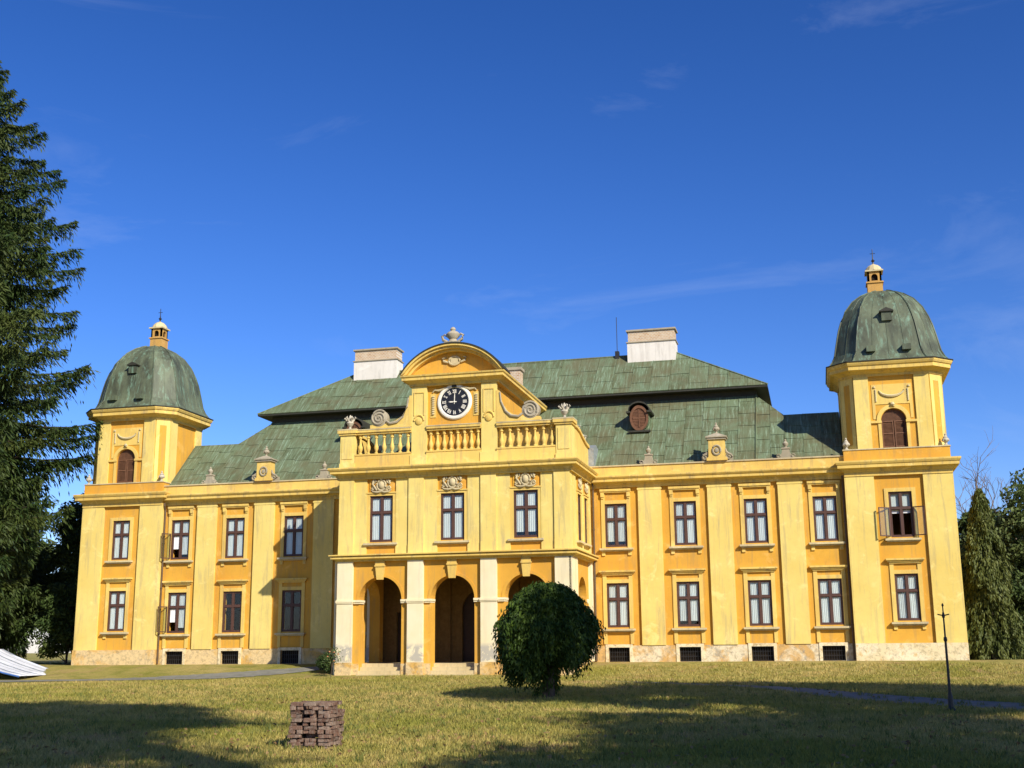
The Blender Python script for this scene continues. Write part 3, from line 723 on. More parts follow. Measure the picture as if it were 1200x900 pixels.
# --- central block -------------------------------------------------------
def xf(mb, fn, start=0): mb.v[start:] = [tuple(fn(*v)) for v in mb.v[start:]]; return mb
BX = 6.06                                       # half width to the side walls
AX = [-3.86, 0.0, 3.86]                         # bay axes
PB = [-5.75, -1.93, 1.93, 5.75]                 # pier axes
FB = Fr((0, -5.70, 0), (1, 0, 0), (0, -1, 0))
FR_ = Fr((BX, -2.92, 0), (0, 1, 0), (1, 0, 0)); FL_ = Fr((-BX, -2.92, 0), (0, -1, 0), (-1, 0, 0))
SL = 2.78
def block():
    m = MB(); wall_holes(m, FB, -BX, BX, -.6, 5.50, [(x-1.15, x+1.15, -.6, 3.50, 'arch') for x in AX], .72); m.build('arcade_wall', 'ochre', castle)
    for F, uc in ((FR_, .42), (FL_, -.42)):
        m = MB(); wall_holes(m, F, -SL+.73, SL, -.6, 5.50, [(uc-1.1, uc+1.1, .32, 3.50, 'arch')], .6); m.build('arcade_wall', 'ochre', castle)
        m = MB(); F.box(m, uc-1.28, uc-1.102, -.02, .08, 3.28, 3.50); m.build('impost', 'cream', castle)
        m = MB(); F.box(m, uc+1.102, uc+1.28, -.02, .08, 3.28, 3.50); m.build('impost', 'cream', castle)
        for uu, ww in ((-SL+.18, .38), (-SL+.95, .30), (SL-.35, .30)):
            m = MB(); F.box(m, uu-ww, uu+ww, .0 if uu > -SL+.3 else .0, .16, .30, 5.43); m.build('pilaster', 'cream', castle)
        m = MB(); F.box(m, -SL+.74, SL, .0, .10, -.6, .30); m.build('plinth', 'plinth_ochre', castle)
    # porch interior
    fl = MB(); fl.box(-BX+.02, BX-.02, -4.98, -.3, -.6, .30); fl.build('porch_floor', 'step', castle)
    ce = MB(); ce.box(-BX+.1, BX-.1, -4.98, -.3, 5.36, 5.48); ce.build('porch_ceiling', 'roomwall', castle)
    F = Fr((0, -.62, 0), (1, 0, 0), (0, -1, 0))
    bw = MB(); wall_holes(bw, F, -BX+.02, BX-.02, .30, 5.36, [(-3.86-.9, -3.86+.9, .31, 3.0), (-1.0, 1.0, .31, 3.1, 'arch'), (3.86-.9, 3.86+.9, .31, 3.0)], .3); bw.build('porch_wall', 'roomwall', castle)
    for x in AX:
        d = MB(); w = .98 if x == 0 else .88; h = 3.1 if x == 0 else 2.98
        for sx in (-1, 1):
            a, b = sorted((x+sx*.01, x+sx*w)); d.box(a, b, -.44, -.38, .32, h)
            for zz in (.5, 1.4, 2.3): d.box(a+.12, b-.12, -.47, -.44, zz, zz+.7)
        if x == 0: d.prism([(.98*math.cos(t), 3.1+.98*math.sin(t)) for t in [math.pi*k/14 for k in range(15)]], lambda u, v, dd: (u, dd, v), -.44, -.38)
        d.build('door', 'door', castle)
    for x in (-1.93, 1.93): m = MB(); m.box(x-.3, x+.3, -.75, -.62, .30, 5.36); m.build('pilaster', 'roomwall', castle)
    for x in PB:                                   # piers
        m = MB(); FB.box(m, x-.415, x+.415, 0, .20, .36, 5.435); m.build('pilaster', 'cream', castle)
        b = MB(); FB.box(b, x-.44, x+.44, 0, .235, -.6, .355); b.build('pier_base', 'plinth_ochre', castle)
        b = MB(); FB.box(b, x-.44, x+.44, .0, .235, 3.30, 3.36); FB.box(b, x-.46, x+.46, .0, .26, 3.36, 3.46); FB.box(b, x-.44, x+.44, 0, .235, 3.46, 3.50); b.build('impost', 'cream', castle)
        for s in (-1, 1):
            if abs(x) > 5 and s*x > 0: continue
            xa, xb = sorted((x+s*.465, x+s*(.80)))
            b = MB(); b.box(xa, xb, -5.80, -5.1, 3.30, 3.38); b.box(xa, xb+(.03 if s > 0 else 0), -5.84, -5.08, 3.38, 3.49); b.build('impost', 'cream', castle)
            b = MB(); xa, xb = sorted((x+s*.445, x+s*.775)); b.box(xa, xb, -5.76, -5.70, -.6, .30); b.build('pier_base', 'plinth_ochre', castle)
    for x in AX:
        m = MB(); FB.prism(m, [(x-.16, 4.50), (x+.16, 4.50), (x+.24, 5.16), (x-.24, 5.16)], 0, .17); FB.box(m, x-.27, x+.27, 0, .21, 5.16, 5.24); FB.box(m, x-.25, x+.25, 0, .17, 5.24, 5.43); recalc(m.build('keystone', 'trim', castle))
        for half in (range(0, 11), range(13, 24)):
          ar = MB()
          for q in half:
            a0, a1 = math.pi*q/24, math.pi*(q+1)/24; r0, r1 = 1.152, 1.30
            FB.prism(ar, [(x-r0*math.cos(a0), 3.5+r0*math.sin(a0)), (x-r0*math.cos(a1), 3.5+r0*math.sin(a1)), (x-r1*math.cos(a1), 3.5+r1*math.sin(a1)), (x-r1*math.cos(a0), 3.5+r1*math.sin(a0))], 0, .03)
          recalc(ar.build('archivolt', 'ochre', castle))
        for k in range(4):
            st = MB(); zt = -.22+k*.175; st.box(x-1.145, x+1.145, -5.98+k*.27, -4.985, zt-(.4 if k == 0 else .175), zt); st.build('step', 'step', castle)
    # string course
    path = [(-BX, -.15), (-BX, -5.70), (BX, -5.70), (BX, -.15)]
    prof = [(-.1, 5.44), (.22, 5.44), (.22, 5.52), (.30, 5.56), (.42, 5.58), (.42, 5.66), (.36, 5.67), (.36, 5.71), (.50, 5.73), (.50, 5.79), (.10, 5.83), (-.1, 5.83)]
    c = MB(); c.sweep(prof, path); c.build('string_course', 'cornice', castle)
    # upper storey
    zb, zt = 6.432, 8.821; hw = 1.267/2
    m = MB(); wall_holes(m, FB, -BX, BX, 5.8, 9.95, [(x-hw, x+hw, zb, zt) for x in AX], .35); m.build('wall', 'ochre', castle)
    for F, us in ((FR_, (-.2, 1.62)), (FL_, (.2, -1.62))):
        m = MB(); wall_holes(m, F, -SL+.36, SL, 5.8, 9.95, [(u-.475, u+.475, zb, zt) for u in us], .35); m.build('wall', 'pale', castle)
    for x in AX: 
        o = add_window('block', 2, x, -5.635, zb, 0, 'short' if x > 1 else 'closed')
        block_trim(o, 1.267, .065)
    for y in (-3.12, -1.30):
        o = add_window('side', 2, BX-.065, y, zb, R(90)); block_trim(o, .95, .065)
        o = add_window('side', 2, -BX+.065, y, zb, R(-90)); block_trim(o, .95, .065)
    for x in PB:
        m = MB(); FB.box(m, x-.41, x+.41, .0, .17, 6.30, 9.70); FB.box(m, x-.41, x+.41, 0, .19, 5.80, 6.298); m.build('pilaster', 'pale', castle)
        lo = -BX-.1 if x < -5 else x-1.12; hi = BX+.1 if x > 5 else x+1.12
        if x < -5: hi = x+1.10
        if x > 5: lo = x-1.10
        for a, b in ((lo, x-.412), (x+.412, hi)):
            m = MB(); FB.box(m, a, b, .0, .085, 5.83, 9.698); m.build('pilaster_backing', 'pale', castle)
    for F, s in ((FR_, 1), (FL_, -1)):
        for u in ((-SL+.25), (-SL+1.05), (SL-.25)):
            m = MB(); u2 = u*s if s > 0 else -u; F.box(m, (u2-.3) if s > 0 else u2-.3, u2+.3, 0, .10, 5.83, 9.698); m.build('pilaster', 'pale', castle)
    prof = [(-.1, 9.70), (.22, 9.70), (.22, 9.80), (.26, 9.82), (.30, 9.92), (.40, 9.98), (.52, 10.0), (.52, 10.12), (.56, 10.14), (.62, 10.23), (.62, 10.29), (.58, 10.31), (-.1, 10.35)]
    c = MB(); c.sweep(prof, path); c.build('cornice', 'cornice', castle)
    t = MB(); t.box(-BX+.1, BX-.1, -5.60, -.42, 10.16, 10.30); t.build('terrace_roof', 'zinc', castle)
def cartouche(o, s, y, z):
    m = MB()
    m.tube([(s*.30*math.cos(t), y, z+s*.34*math.sin(t)) for t in [2*math.pi*k/20 for k in range(21)]], [s*(.055+.02*(k % 2)) for k in range(21)], 6)
    b = len(m.v); m.lathe([(s*.24, -.02), (s*.20, .05), (s*.10, .10), (s*.01, .11)], 12); xf(m, lambda a, c, d: (a, y-d, z+c*1.2), b)
    for sx in (-1, 1):
        for (cx_, cz_, r0, a0) in ((.52, .26, .16, 2.4), (.54, -.22, .18, -2.2)):
            m.tube([(sx*s*(cx_)+sx*u, y, z+s*cz_+v) for u, v in spiral_pts(s*r0, 1.4, 20, 1 if cz_ > 0 else -1, a0)], [s*.05]*21, 5)
        m.tube([(sx*s*.30, y, z-s*.34), (sx*s*.46, y-.03, z-s*.10), (sx*s*.60, y-.02, z+s*.10), (sx*s*.50, y-.02, z+s*.40)], [s*.05, s*.07, s*.06, s*.03], 6)
        m.tube([(0, y-.02, z-s*.40), (sx*s*.25, y-.04, z-s*.46), (sx*s*.55, y-.02, z-s*.42), (sx*s*.70, y, z-s*.30)], [s*.06, s*.07, s*.05, s*.02], 6)
    m.tube([(0, y-.01, z+s*.34), (0, y-.06, z+s*.46), (0, y-.02, z+s*.54)], [s*.07, s*.10, s*.04], 6)
    return m.build('cartouche', 'cap', o, True)
def block_trim(o, w, wd):
    hw = w/2; m = MB(); y = -wd; h = 2.389; t = .17 if w > 1 else .12
    for s in (-1, 1):
        a, b = sorted((s*hw, s*(hw+t))); m.box(a, b, y-.06, y+.1, -.06, h+.12)
    m.box(-hw, hw, y-.06, y+.1, h, h+.12); m.box(-hw-t-.04, hw+t+.04, y-.10, y, h+.12, h+.19); m.build('window_surround', 'trim', o)
    s_ = MB(); s_.box(-hw-t-.12, hw+t+.12, y-.20, y, -.16, -.06); s_.box(-hw-t-.06, hw+t+.06, y-.10, y, -.22, -.16); s_.build('sill', 'cap', o)
    p = MB(); p.box(-hw-.02, hw+.02, y-.045, y, h+.19, h+.86); p.build('relief_panel', 'ochre', o)
    cartouche(o, .80*(1 if w > 1 else .72), y-.09, h+.55)
block()

# --- balustrade ----------------------------------------------------------
YB = -5.42
balm = MB(); balm.lathe([(.105, 0), (.105, .07), (.06, .10), (.075, .16), (.125, .30), (.12, .40), (.07, .56), (.055, .74), (.06, .84), (.10, .87), (.10, .93), (.075, .95), (.105, .98), (.105, 1.06)], 10)
BAL = balm.mesh('baluster', 'trim', True)
def balustrade(x0, x1, n, zb, name='balustrade', infill=False, y=YB):
    m = MB(); m.box(x0, x1, y-.20, y+.20, 10.32, zb); m.box(x0, x1, y-.23, y+.22, zb-.08, zb); o = m.build(name, 'trim', castle)
    r = MB(); r.box(x0, x1, y-.17, y+.17, zb+1.06, zb+1.16); r.box(x0, x1, y-.24, y+.22, zb+1.16, zb+1.28); r.build('rail', 'cornice', o)
    c = MB(); c.box(x0, x1, y-.26, y+.24, zb+1.282, zb+1.33); c.build('coping', 'cap', o)
    for i in range(n): place('baluster', BAL, o, (x0+(x1-x0)*(i+.5)/n, y, zb))
    if infill: p = MB(); p.box(x0, x1, y+.12, y+.2, zb, zb+1.06); p.build('infill_panel', 'trim', o)
balustrade(-5.42, -2.32, 7, 11.08); balustrade(2.32, 5.42, 7, 11.08, infill=True)
balustrade(-1.47, 1.47, 8, 11.10, infill=True)
for s in (-1, 1):
    x = s*5.85; p = MB(); p.box(x-.43, x+.43, YB-.27, YB+.6, 10.32, 10.62); p.box(x-.40, x+.40, YB-.23, YB+.56, 10.62, 12.12); p.box(x-.30, x+.30, YB-.26, YB-.23, 10.85, 11.95)
    o = p.build('corner_pedestal', 'pale', castle)
    c = MB(); c.box(x-.47, x+.47, YB-.30, YB+.63, 12.12, 12.22); c.box(x-.53, x+.53, YB-.36, YB+.69, 12.22, 12.38); c.build('pedestal_cap', 'cornice', o)
    c = MB(); c.box(x-.54, x+.54, YB-.37, YB+.70, 12.382, 12.45); c.build('coping', 'cap', o)
    place('finial', FIN, o, (x, YB+.1, 12.45))
    xa, xb = sorted((s*5.72, s*6.10))
    prof = [(-4.85, 10.32), (-.25, 10.32), (-.25, 11.70), (-1.2, 11.78), (-2.0, 11.95), (-2.8, 12.16), (-3.6, 12.24), (-4.85, 12.24)]
    w = MB(); w.prism(prof, lambda u, v, d: (d, u, v), xa, xb); q = recalc(w.build('side_parapet', 'trim', castle))
    top = prof[2:][::-1]; c = MB()
    for i in range(len(top)-1):
        (y0, z0), (y1, z1) = top[i], top[i+1]
        c.prism([(y0, z0+.002), (y1, z1+.002), (y1, z1+.15), (y0, z0+.15)], lambda u, v, d: (d, u, v), xa-.09, xb+.09)
    recalc(c.build('coping', 'cornice', q))
    place('finial', FIN, q, (s*5.91, -2.4, 12.1), 0, (.7, .7, .7)); place('finial', FIN, q, (s*5.91, -.6, 11.86), 0, (.7, .7, .7))
    z = MB(); z.prism([(-.28, 10.5), (.15, 10.7), (1.25, 11.85), (.55, 12.0), (-.24, 11.72)], lambda u, v, d: (d, u, v), xa+s*.02, xb+s*.3 if s > 0 else xb); recalc(z.build('flashing', 'zinc', castle))
    # volute buttress beside the clock gable
    pts = [(2.30, 12.44), (4.62, 12.44), (4.62, 12.62), (4.10, 12.62), (3.62, 12.70), (3.20, 12.80), (2.86, 13.02), (2.62, 13.36), (2.48, 13.72), (2.44, 14.1), (2.30, 14.1)]
    if s < 0: pts = [(-u, v) for u, v in pts][::-1]
    b = MB(); b.prism(pts, lambda u, v, d: (u, d, v), YB-.16, YB+.18); bo = recalc(b.build('volute_buttress', 'trim', castle))
    vo = MB(); bb = len(vo.v); vo.lathe([(.46, -.20), (.46, .16), (.42, .19)], 24); xf(vo, lambda a, c, d: (s*4.12+a, YB-d, 12.98+c), bb)
    for t in range(2): vo.tube([(s*4.12+s*u, YB-.20, 12.98+v) for u, v in spiral_pts(.44, 2.6, 60, -1, math.pi*.75)], [.055*(1-.5*k/60) for k in range(61)], 6) if t == 0 else None
    vo.tube([(s*(3.70-.0), YB-.19, 12.80), (s*3.50, YB-.20, 12.66), (s*3.1, YB-.19, 12.72), (s*2.8, YB-.18, 12.98), (s*2.56, YB-.17, 13.5), (s*2.5, YB-.17, 14.0)], [.06, .07, .07, .06, .05, .04], 6)
    vo.build('volute', 'stone', bo, True)

# --- clock gable ---------------------------------------------------------
def gable():
    d0 = 5.36; Fg = Fr((0, -d0, 0), (1, 0, 0), (0, -1, 0))
    b = MB(); b.box(-2.18, 2.18, -d0, 4.4, 10.32, 14.56); b.build('gable_wall', 'ochre', castle)
    for s in (-1, 1):
        x = s*1.90
        m = MB(); Fg.box(m, x-.41, x+.41, 0, .20, 10.90, 14.555); Fg.box(m, x-.46, x+.46, 0, .30, 10.34, 10.90); m.build('pilaster', 'pale', castle)
        for a, bb, z0, z1 in ((x-.30, x-.25, 13.0, 14.25), (x+.25, x+.30, 13.0, 14.25), (x-.25, x+.25, 14.20, 14.25)):
            q = MB(); Fg.box(q, a, bb, .20, .235, z0, z1); q.build('pilaster_moulding', 'trim', castle)
        r = MB(); r.tube([Fg(x+.26*math.cos(t), .22, 12.72+.30*math.sin(t)) for t in [math.pi*k/12 for k in range(13)]], .05, 6); bq = len(r.v); r.lathe([(.20, 0), (.19, .05), (.10, .09)], 12); xf(r, lambda a, c, d: Fg(x+a, .20+d, 12.70+c), bq); r.build('rosette', 'trim', castle, True)
        sw = MB(); sw.box(s*2.18, s*2.22, -4.6, -.6, 12.6, 14.2); sw.build('side_panel', 'ochre', castle)
    prof = [(-.1, 14.56), (.26, 14.56), (.26, 14.66), (.32, 14.72), (.44, 14.80), (.58, 14.84), (.58, 14.96), (.64, 15.02), (.66, 15.10), (-.1, 15.14)]
    c = MB(); c.sweep(prof, [(-2.18, 4.5), (-2.18, -d0), (2.18, -d0), (2.18, 4.5)]); c.build('cornice', 'cornice', castle)
    # segmental pediment
    c2, h = 2.80, 1.56; Rr = (c2*c2+h*h)/(2*h); zc = 15.12+h-Rr; A = math.asin(c2/Rr); n = 30
    def arc(r, k): a = -A+2*A*k/n; return (r*math.sin(a), zc+r*math.cos(a))
    ty = MB(); pts = [arc(Rr-.30, k) for k in range(n+1)]; pts = [p for p in pts if p[1] > 15.14]
    pts = [(pts[0][0], 15.14)]+pts+[(pts[-1][0], 15.14)]
    ty.prism(pts[::-1], lambda u, v, d: (u, d, v), -d0-.05, -d0+.4); recalc(ty.build('tympanum', 'ochre', castle))
    mo = MB()
    for k in range(n):
        for r0, r1, dd in ((Rr-.34, Rr-.22, .34), (Rr-.22, Rr-.10, .54), (Rr-.10, Rr, .66)):
            p = [arc(r0, k), arc(r0, k+1), arc(r1, k+1), arc(r1, k)]
            p = [(u, max(v, 15.135)) for u, v in p]
            mo.prism(p, lambda u, v, d: (u, d, v), -d0-dd, -d0+.3)
    recalc(mo.build('pediment_moulding', 'cornice', castle))
    rf = MB()
    for k in range(n):
        p = [arc(Rr+.004, k), arc(Rr+.004, k+1), arc(Rr+.07, k+1), arc(Rr+.07, k)]
        p = [(u, max(v, 15.12)) for u, v in p]
        rf.prism(p, lambda u, v, d: (u, d, v), -d0-.70, -d0+.75)
    recalc(rf.build('gable_roof', 'fascia', castle))
    ar_ = MB(); ar_.box(-2.75, 2.75, -d0+.3, 4.7, 15.10, 15.20); ar_.build('attic_roof', 'zinc', castle)
    # cartouche in the tympanum, shell crown on top
    ct = MB(); ct.tube([(.30*math.cos(t), -d0-.10, 15.86+.22*math.sin(t)) for t in [2*math.pi*k/18 for k in range(19)]], .06, 6)
    ct.box(-.2, .2, -d0-.14, -d0-.05, 15.70, 16.0)
    for s in (-1, 1): ct.tube([(s*.35, -d0-.1, 15.78), (s*.58, -d0-.11, 15.86), (s*.66, -d0-.10, 16.02), (s*.48, -d0-.1, 16.06)], [.05, .07, .05, .03], 6)
    ct.build('cartouche', 'cap', castle, True)
    cr = MB(); z0 = 16.72; cr.box(-.42, .42, -d0-.62, -d0-.1, z0-.1, z0+.08)
    cr.lathe([(.34, z0+.08), (.22, z0+.16), (.20, z0+.24), (.36, z0+.40), (.38, z0+.52), (.26, z0+.64), (.12, z0+.70), (.16, z0+.78), (.10, z0+.88), (.02, z0+.92)], 12, (0, -d0-.36, 0), 1, .8)
    for s in (-1, 1): cr.tube([(s*.30, -d0-.4, z0+.10), (s*.52, -d0-.42, z0+.22), (s*.58, -d0-.42, z0+.42), (s*.44, -d0-.4, z0+.52), (s*.36, -d0-.4, z0+.40)], [.08, .09, .08, .06, .03], 6)
    cr.build('gable_crown', 'stone', castle, True)
    # clock
    cz = 13.66; ck = MB(); ck.lathe([(.95, 0), (.95, .06), (.90, .11), (.80, .12), (.75, .07), (.75, .04), (.01, .04)], 48, cap=False); xf(ck, lambda a, b_, d: Fg(a, d, cz+b_)); co = recalc(ck.build('clock', 'clockwhite', castle))
    f = MB(); f.lathe([(.745, .042), (.745, .062), (.005, .062)], 48, cap=False); xf(f, lambda a, b_, d: Fg(a, d, cz+b_)); recalc(f.build('clock_face', 'clockblack', co))
    nums = ['XII', 'I', 'II', 'III', 'IIII', 'V', 'VI', 'VII', 'VIII', 'IX', 'X', 'XI']
    for k, t in enumerate(nums):
        m = MB(); wd = {'I': .055, 'V': .10, 'X': .10}; tot = sum(wd[c_] for c_ in t); u = -tot/2; hgt = .105
        a = -k*math.pi/6
        def P(u_, v_, d): 
            r = .565; x_ = u_; y_ = r+v_; return Fg(x_*math.cos(a)-y_*math.sin(a), d, cz+x_*math.sin(a)+y_*math.cos(a))
        def stroke(u0, v0, u1, v1, wdt):
            m.add([P(u0-wdt, v0, .067), P(u0+wdt, v0, .067), P(u1+wdt, v1, .067), P(u1-wdt, v1, .067)], [(0,1,2,3)])
        for c_ in t:
            w_ = wd[c_]
            if c_ == 'I': stroke(u+w_/2, -hgt, u+w_/2, hgt, .017)
            elif c_ == 'V': stroke(u+.012, hgt, u+w_/2, -hgt, .018); stroke(u+w_-.012, hgt, u+w_/2, -hgt, .011)
            else: stroke(u+.012, hgt, u+w_-.012, -hgt, .018); stroke(u+w_-.012, hgt, u+.012, -hgt, .011)
            u += w_
        m.build('numeral', 'clockwhite', co)
    def hand(ang, L, w, d):
        m = MB(); a = -ang
        def P(x_, y_): return Fg(x_*math.cos(a)-y_*math.sin(a), d, cz+x_*math.sin(a)+y_*math.cos(a))
        m.add([P(-w*.6, -.12), P(w*.6, -.12), P(w, L*.62), P(0, L), P(-w, L*.62)], [(0,1,2,3,4)]); m.build('clock_hand', 'clockwhite', co)
    hand(R(2), .52, .026, .078); hand(R(271), .34, .034, .073)
    hb = MB(); hb.lathe([(.05, .07), (.05, .10), (.01, .11)], 12); xf(hb, lambda a, b_, d: Fg(a, d, cz+b_)); hb.build('clock_boss', 'clockwhite', co)
    # stucco around the clock
    st = MB()
    for s in (-1, 1):
        for i in range(9): st.lathe([(.05, -.05), (.10, 0), (.05, .05)], 6, Fg(s*1.18, .05, 13.98-i*.115), 1, .8)
        st.tube([Fg(s*.2, .06, 14.50), Fg(s*.55, .08, 14.40), Fg(s*.85, .08, 14.30), Fg(s*1.1, .06, 14.34), Fg(s*1.2, .06, 14.22)], [.04, .06, .06, .05, .03], 6)
    st.build('garland', 'cap', castle, True)
    for s in (-1, 1):
        q = MB(); a, b_ = sorted((s*1.02, s*1.34)); Fg.box(q, a, b_, 0, .03, 12.88, 14.15); q.build('stucco_panel', 'trim', castle)
    kb = MB(); Fg.box(kb, -.12, .12, .0, .17, 14.42, 14.555); kb.build('clock_bracket', 'fascia', castle)
gable()

# --- roofs ---------------------------------------------------------------
SLP = (15.1-10.66)/(4.63-.10)
def zy(z): return .10+(z-10.66)/SLP
ZL = 13.60
def roof():
    b = MB()
    b.add([(-19.6, .10, 10.66), (19.6, .10, 10.66), (19.6, 13.9, 10.66), (-19.6, 13.9, 10.66), (-15.1, 4.63, 15.1), (15.1, 4.63, 15.1), (15.1, 9.4, 15.1), (-15.1, 9.4, 15.1)],
          [(0,1,5,4),(1,2,6,5),(2,3,7,6),(3,0,4,7),(4,5,6,7),(3,2,1,0)])
    low = b.build('mansard_roof', 'copper', castle)
    for s in (-1, 1):
        l = MB(); l.prism([(zy(10.661)+.004, 10.661), (zy(ZL)+.004, ZL), (zy(ZL)+.12, ZL), (6.2, 10.661)], lambda u, v, d: (d, u, v), s*15.4, s*19.59); recalc(l.build('link_roof', 'copper', castle))
    n = Vector((0, -SLP, 1)).normalized(); sd_ = Vector((0, 1, SLP)).normalized()
    def to3(u, v, d): p = Vector((u, .10, 10.66))+sd_*v+n*d; return tuple(p)
    Lt = (Vector((0, 4.63, 15.1))-Vector((0, .10, 10.66))).length; Ll = Lt*(ZL-10.66)/(15.1-10.66)
    polys = [[(2.25, 0), (15.1, 0), (15.1, Lt), (2.25, Lt)], [(15.1, 0), (16.62, 0), (16.62, Ll), (15.1, Lt)], [(16.62, 0), (19.58, 0), (19.58, Ll), (16.62, Ll)]]
    for s in (-1, 1):
        for i, pl in enumerate(polys): sheets(low, [(s*u, v) for u, v in pl], to3, 1.0, Lt/5.2, s)
    for s in (-1, 1):                                  # raised hip batten
        t = MB(); t.tube([to3(s*15.1, 0, .05), to3(s*15.1, Lt, .05)], .05, 6); t.build('batten', 'copper', low)
    band = MB(); band.box(-15.12, 15.12, 4.60, 9.43, 14.95, 15.46); band.build('eaves_shade_band', 'fascia', castle)  # recessed wall coloured dark: shade under the eaves put into the colour
    ov = MB(); ov.box(-15.80, 15.80, 3.88, 10.12, 15.46, 15.56); up0 = ov.build('eaves_board', 'fascia', castle)
    u = MB(); ze, yr, zr, xe, xr = 15.562, 7.0, 18.50, 15.80, 10.40
    u.add([(-xe, 3.86, ze), (xe, 3.86, ze), (xe, 10.14, ze), (-xe, 10.14, ze), (-xr, yr, zr), (xr, yr, zr)], [(0,1,5,4),(1,2,5),(2,3,4,5),(3,0,4),(3,2,1,0)])
    up = u.build('upper_roof', 'copper', castle)
    sv = Vector((0, yr-3.86, zr-ze)); Lu = sv.length; sv.normalize(); nn = Vector((0, -sv.z, sv.y))
    sheets(up, [(-xe, 0), (xe, 0), (xr, Lu), (-xr, Lu)], lambda a, v, d: tuple(Vector((a, 3.86, ze))+sv*v+nn*d), 1.13, Lu/2.4, 1)
    rg = MB(); rg.tube([(-xr, yr, zr+.03), (xr, yr, zr+.03)], .07, 6); rg.build('ridge_cap', 'copper', up)
    for s in (-1, 1):
        h = MB(); h.tube([(s*xe, 3.86, ze+.03), (s*xr, yr, zr+.03)], .06, 6); h.build('hip_cap', 'copper', up)
def clip(poly, ax, val, keep_less):
    out = []
    for i in range(len(poly)):
        a, b = poly[i], poly[(i+1) % len(poly)]
        ia = (a[ax] <= val) if keep_less else (a[ax] >= val); ib = (b[ax] <= val) if keep_less else (b[ax] >= val)
        if ia: out.append(a)
        if ia != ib:
            t = (val-a[ax])/(b[ax]-a[ax]); out.append((a[0]+(b[0]-a[0])*t, a[1]+(b[1]-a[1])*t))
    return out
def sheets(parent, poly, to3, cw, rh, s):
    us = [p[0] for p in poly]; vs = [p[1] for p in poly]; u0, u1, v1 = min(us), max(us), max(vs)
    nn = max(1, round((u1-u0)/cw)); step = (u1-u0)/nn
    for ci in range(nn):
        u = u0+ci*step; v = -rnd.uniform(0, rh*.75)
        while v < v1-.02:
            pl = clip(clip(clip(clip(poly, 0, u, False), 0, u+step, True), 1, v, False), 1, v+rh, True)
            if len(pl) >= 3:
                cu = sum(p[0] for p in pl)/len(pl); cv = sum(p[1] for p in pl)/len(pl)
                ar = abs(sum(pl[i][0]*pl[(i+1) % len(pl)][1]-pl[(i+1) % len(pl)][0]*pl[i][1] for i in range(len(pl))))/2
                if ar > .04:
                    g = .014; pl2 = [(cu+(p[0]-cu)*(1-g/ max(.2, step)*2), cv+(p[1]-cv)*(1-g/rh*1.5)) for p in pl]
                    t1, t2 = rnd.uniform(-.010, .010), rnd.uniform(.004, .016)
                    m = MB(); n = len(pl2); lift = [.016+t1*(p[0]-cu)-t2*(p[1]-cv)+rnd.uniform(0, .006) for p in pl2]
                    V = [to3(p[0], p[1], -.004) for p in pl2]+[to3(p[0], p[1], h+.012) for p, h in zip(pl2, lift)]
                    m.add(V, [tuple(range(n, 2*n))]+[(i, (i+1) % n, (i+1) % n+n, i+n) for i in range(n)])
                    # standing seam along one edge
                    ua = min(p[0] for p in pl2); es = [p for p in pl2 if abs(p[0]-ua) < .01]
                    if len(es) == 2:
                        va, vb = sorted(p[1] for p in es); q = [to3(ua-.012, va, 0), to3(ua+.012, va, 0), to3(ua+.012, vb, 0), to3(ua-.012, vb, 0)]
                        q2 = [to3(ua-.012, va, .055), to3(ua+.012, va, .055), to3(ua+.012, vb, .05), to3(ua-.012, vb, .05)]
                        m.add(q+q2, [(4,5,6,7),(0,1,5,4),(1,2,6,5),(2,3,7,6),(3,0,4,7)])
                    recalc(m.build('copper_sheet', 'copper', parent))
            v += rh
roof()
def dormer(x):
    zc, rx, rz_ = 13.72, .47, .66; y0 = 2.30; n = 28
    def el(k, g=1.0): a = 2*math.pi*k/n; return (x+rx*g*math.cos(a), zc+rz_*g*math.sin(a))
    b = MB(); b.prism([el(k, 1.14) for k in range(n)], lambda u, v, d: (u, d, v), y0, 4.2); o = recalc(b.build('dormer', 'copper', castle))
    f = MB()
    for k in range(n): f.prism([el(k, .86), el(k+1, .86), el(k+1, 1.12), el(k, 1.12)], lambda u, v, d: (u, d, v), y0-.10, y0+.03)
    recalc(f.build('dormer_frame', 'shutter', o))
    p = MB(); p.prism([el(k, .88) for k in range(n)], lambda u, v, d: (u, d, v), y0-.03, y0+.02); recalc(p.build('louvre_panel', 'shutter', o))
    l = MB(); l.box(x-.03, x+.03, y0-.07, y0-.03, zc-.52, zc+.52); l.box(x-.36, x+.36, y0-.065, y0-.03, zc-.03, zc+.03)
    for i in range(12):
        z = zc-.5+i*.085; w = rx*.8*math.sqrt(max(0, 1-((z-zc)/(rz_*.88))**2)); l.box(x-w, x+w, y0-.05, y0-.03, z, z+.04)
    l.build('louvre', 'trim' if False else 'shutter', o)
    h = MB(); pts = [(x+.60*math.cos(math.pi*(k/12)), zc+.36+.50*math.sin(math.pi*(k/12))) for k in range(13)]
    for k in range(12):
        (a, b_), (c, d_) = pts[k], pts[k+1]; h.prism([(a, b_), (c, d_), (c, d_+.09), (a, b_+.09)], lambda u, v, d: (u, d, v), y0-.22, 4.0)
    for s in (-1, 1): h.box(x+s*.60-.12, x+s*.60+.12, y0-.22, 3.6, zc+.30, zc+.40)
    recalc(h.build('dormer_hood', 'fascia', o))
    sl = MB(); sl.box(x-.62, x+.62, y0-.16, y0+.5, zc-.82, zc-.72); sl.build('dormer_sill', 'fascia', o)
for s in (-1, 1): dormer(s*8.62)
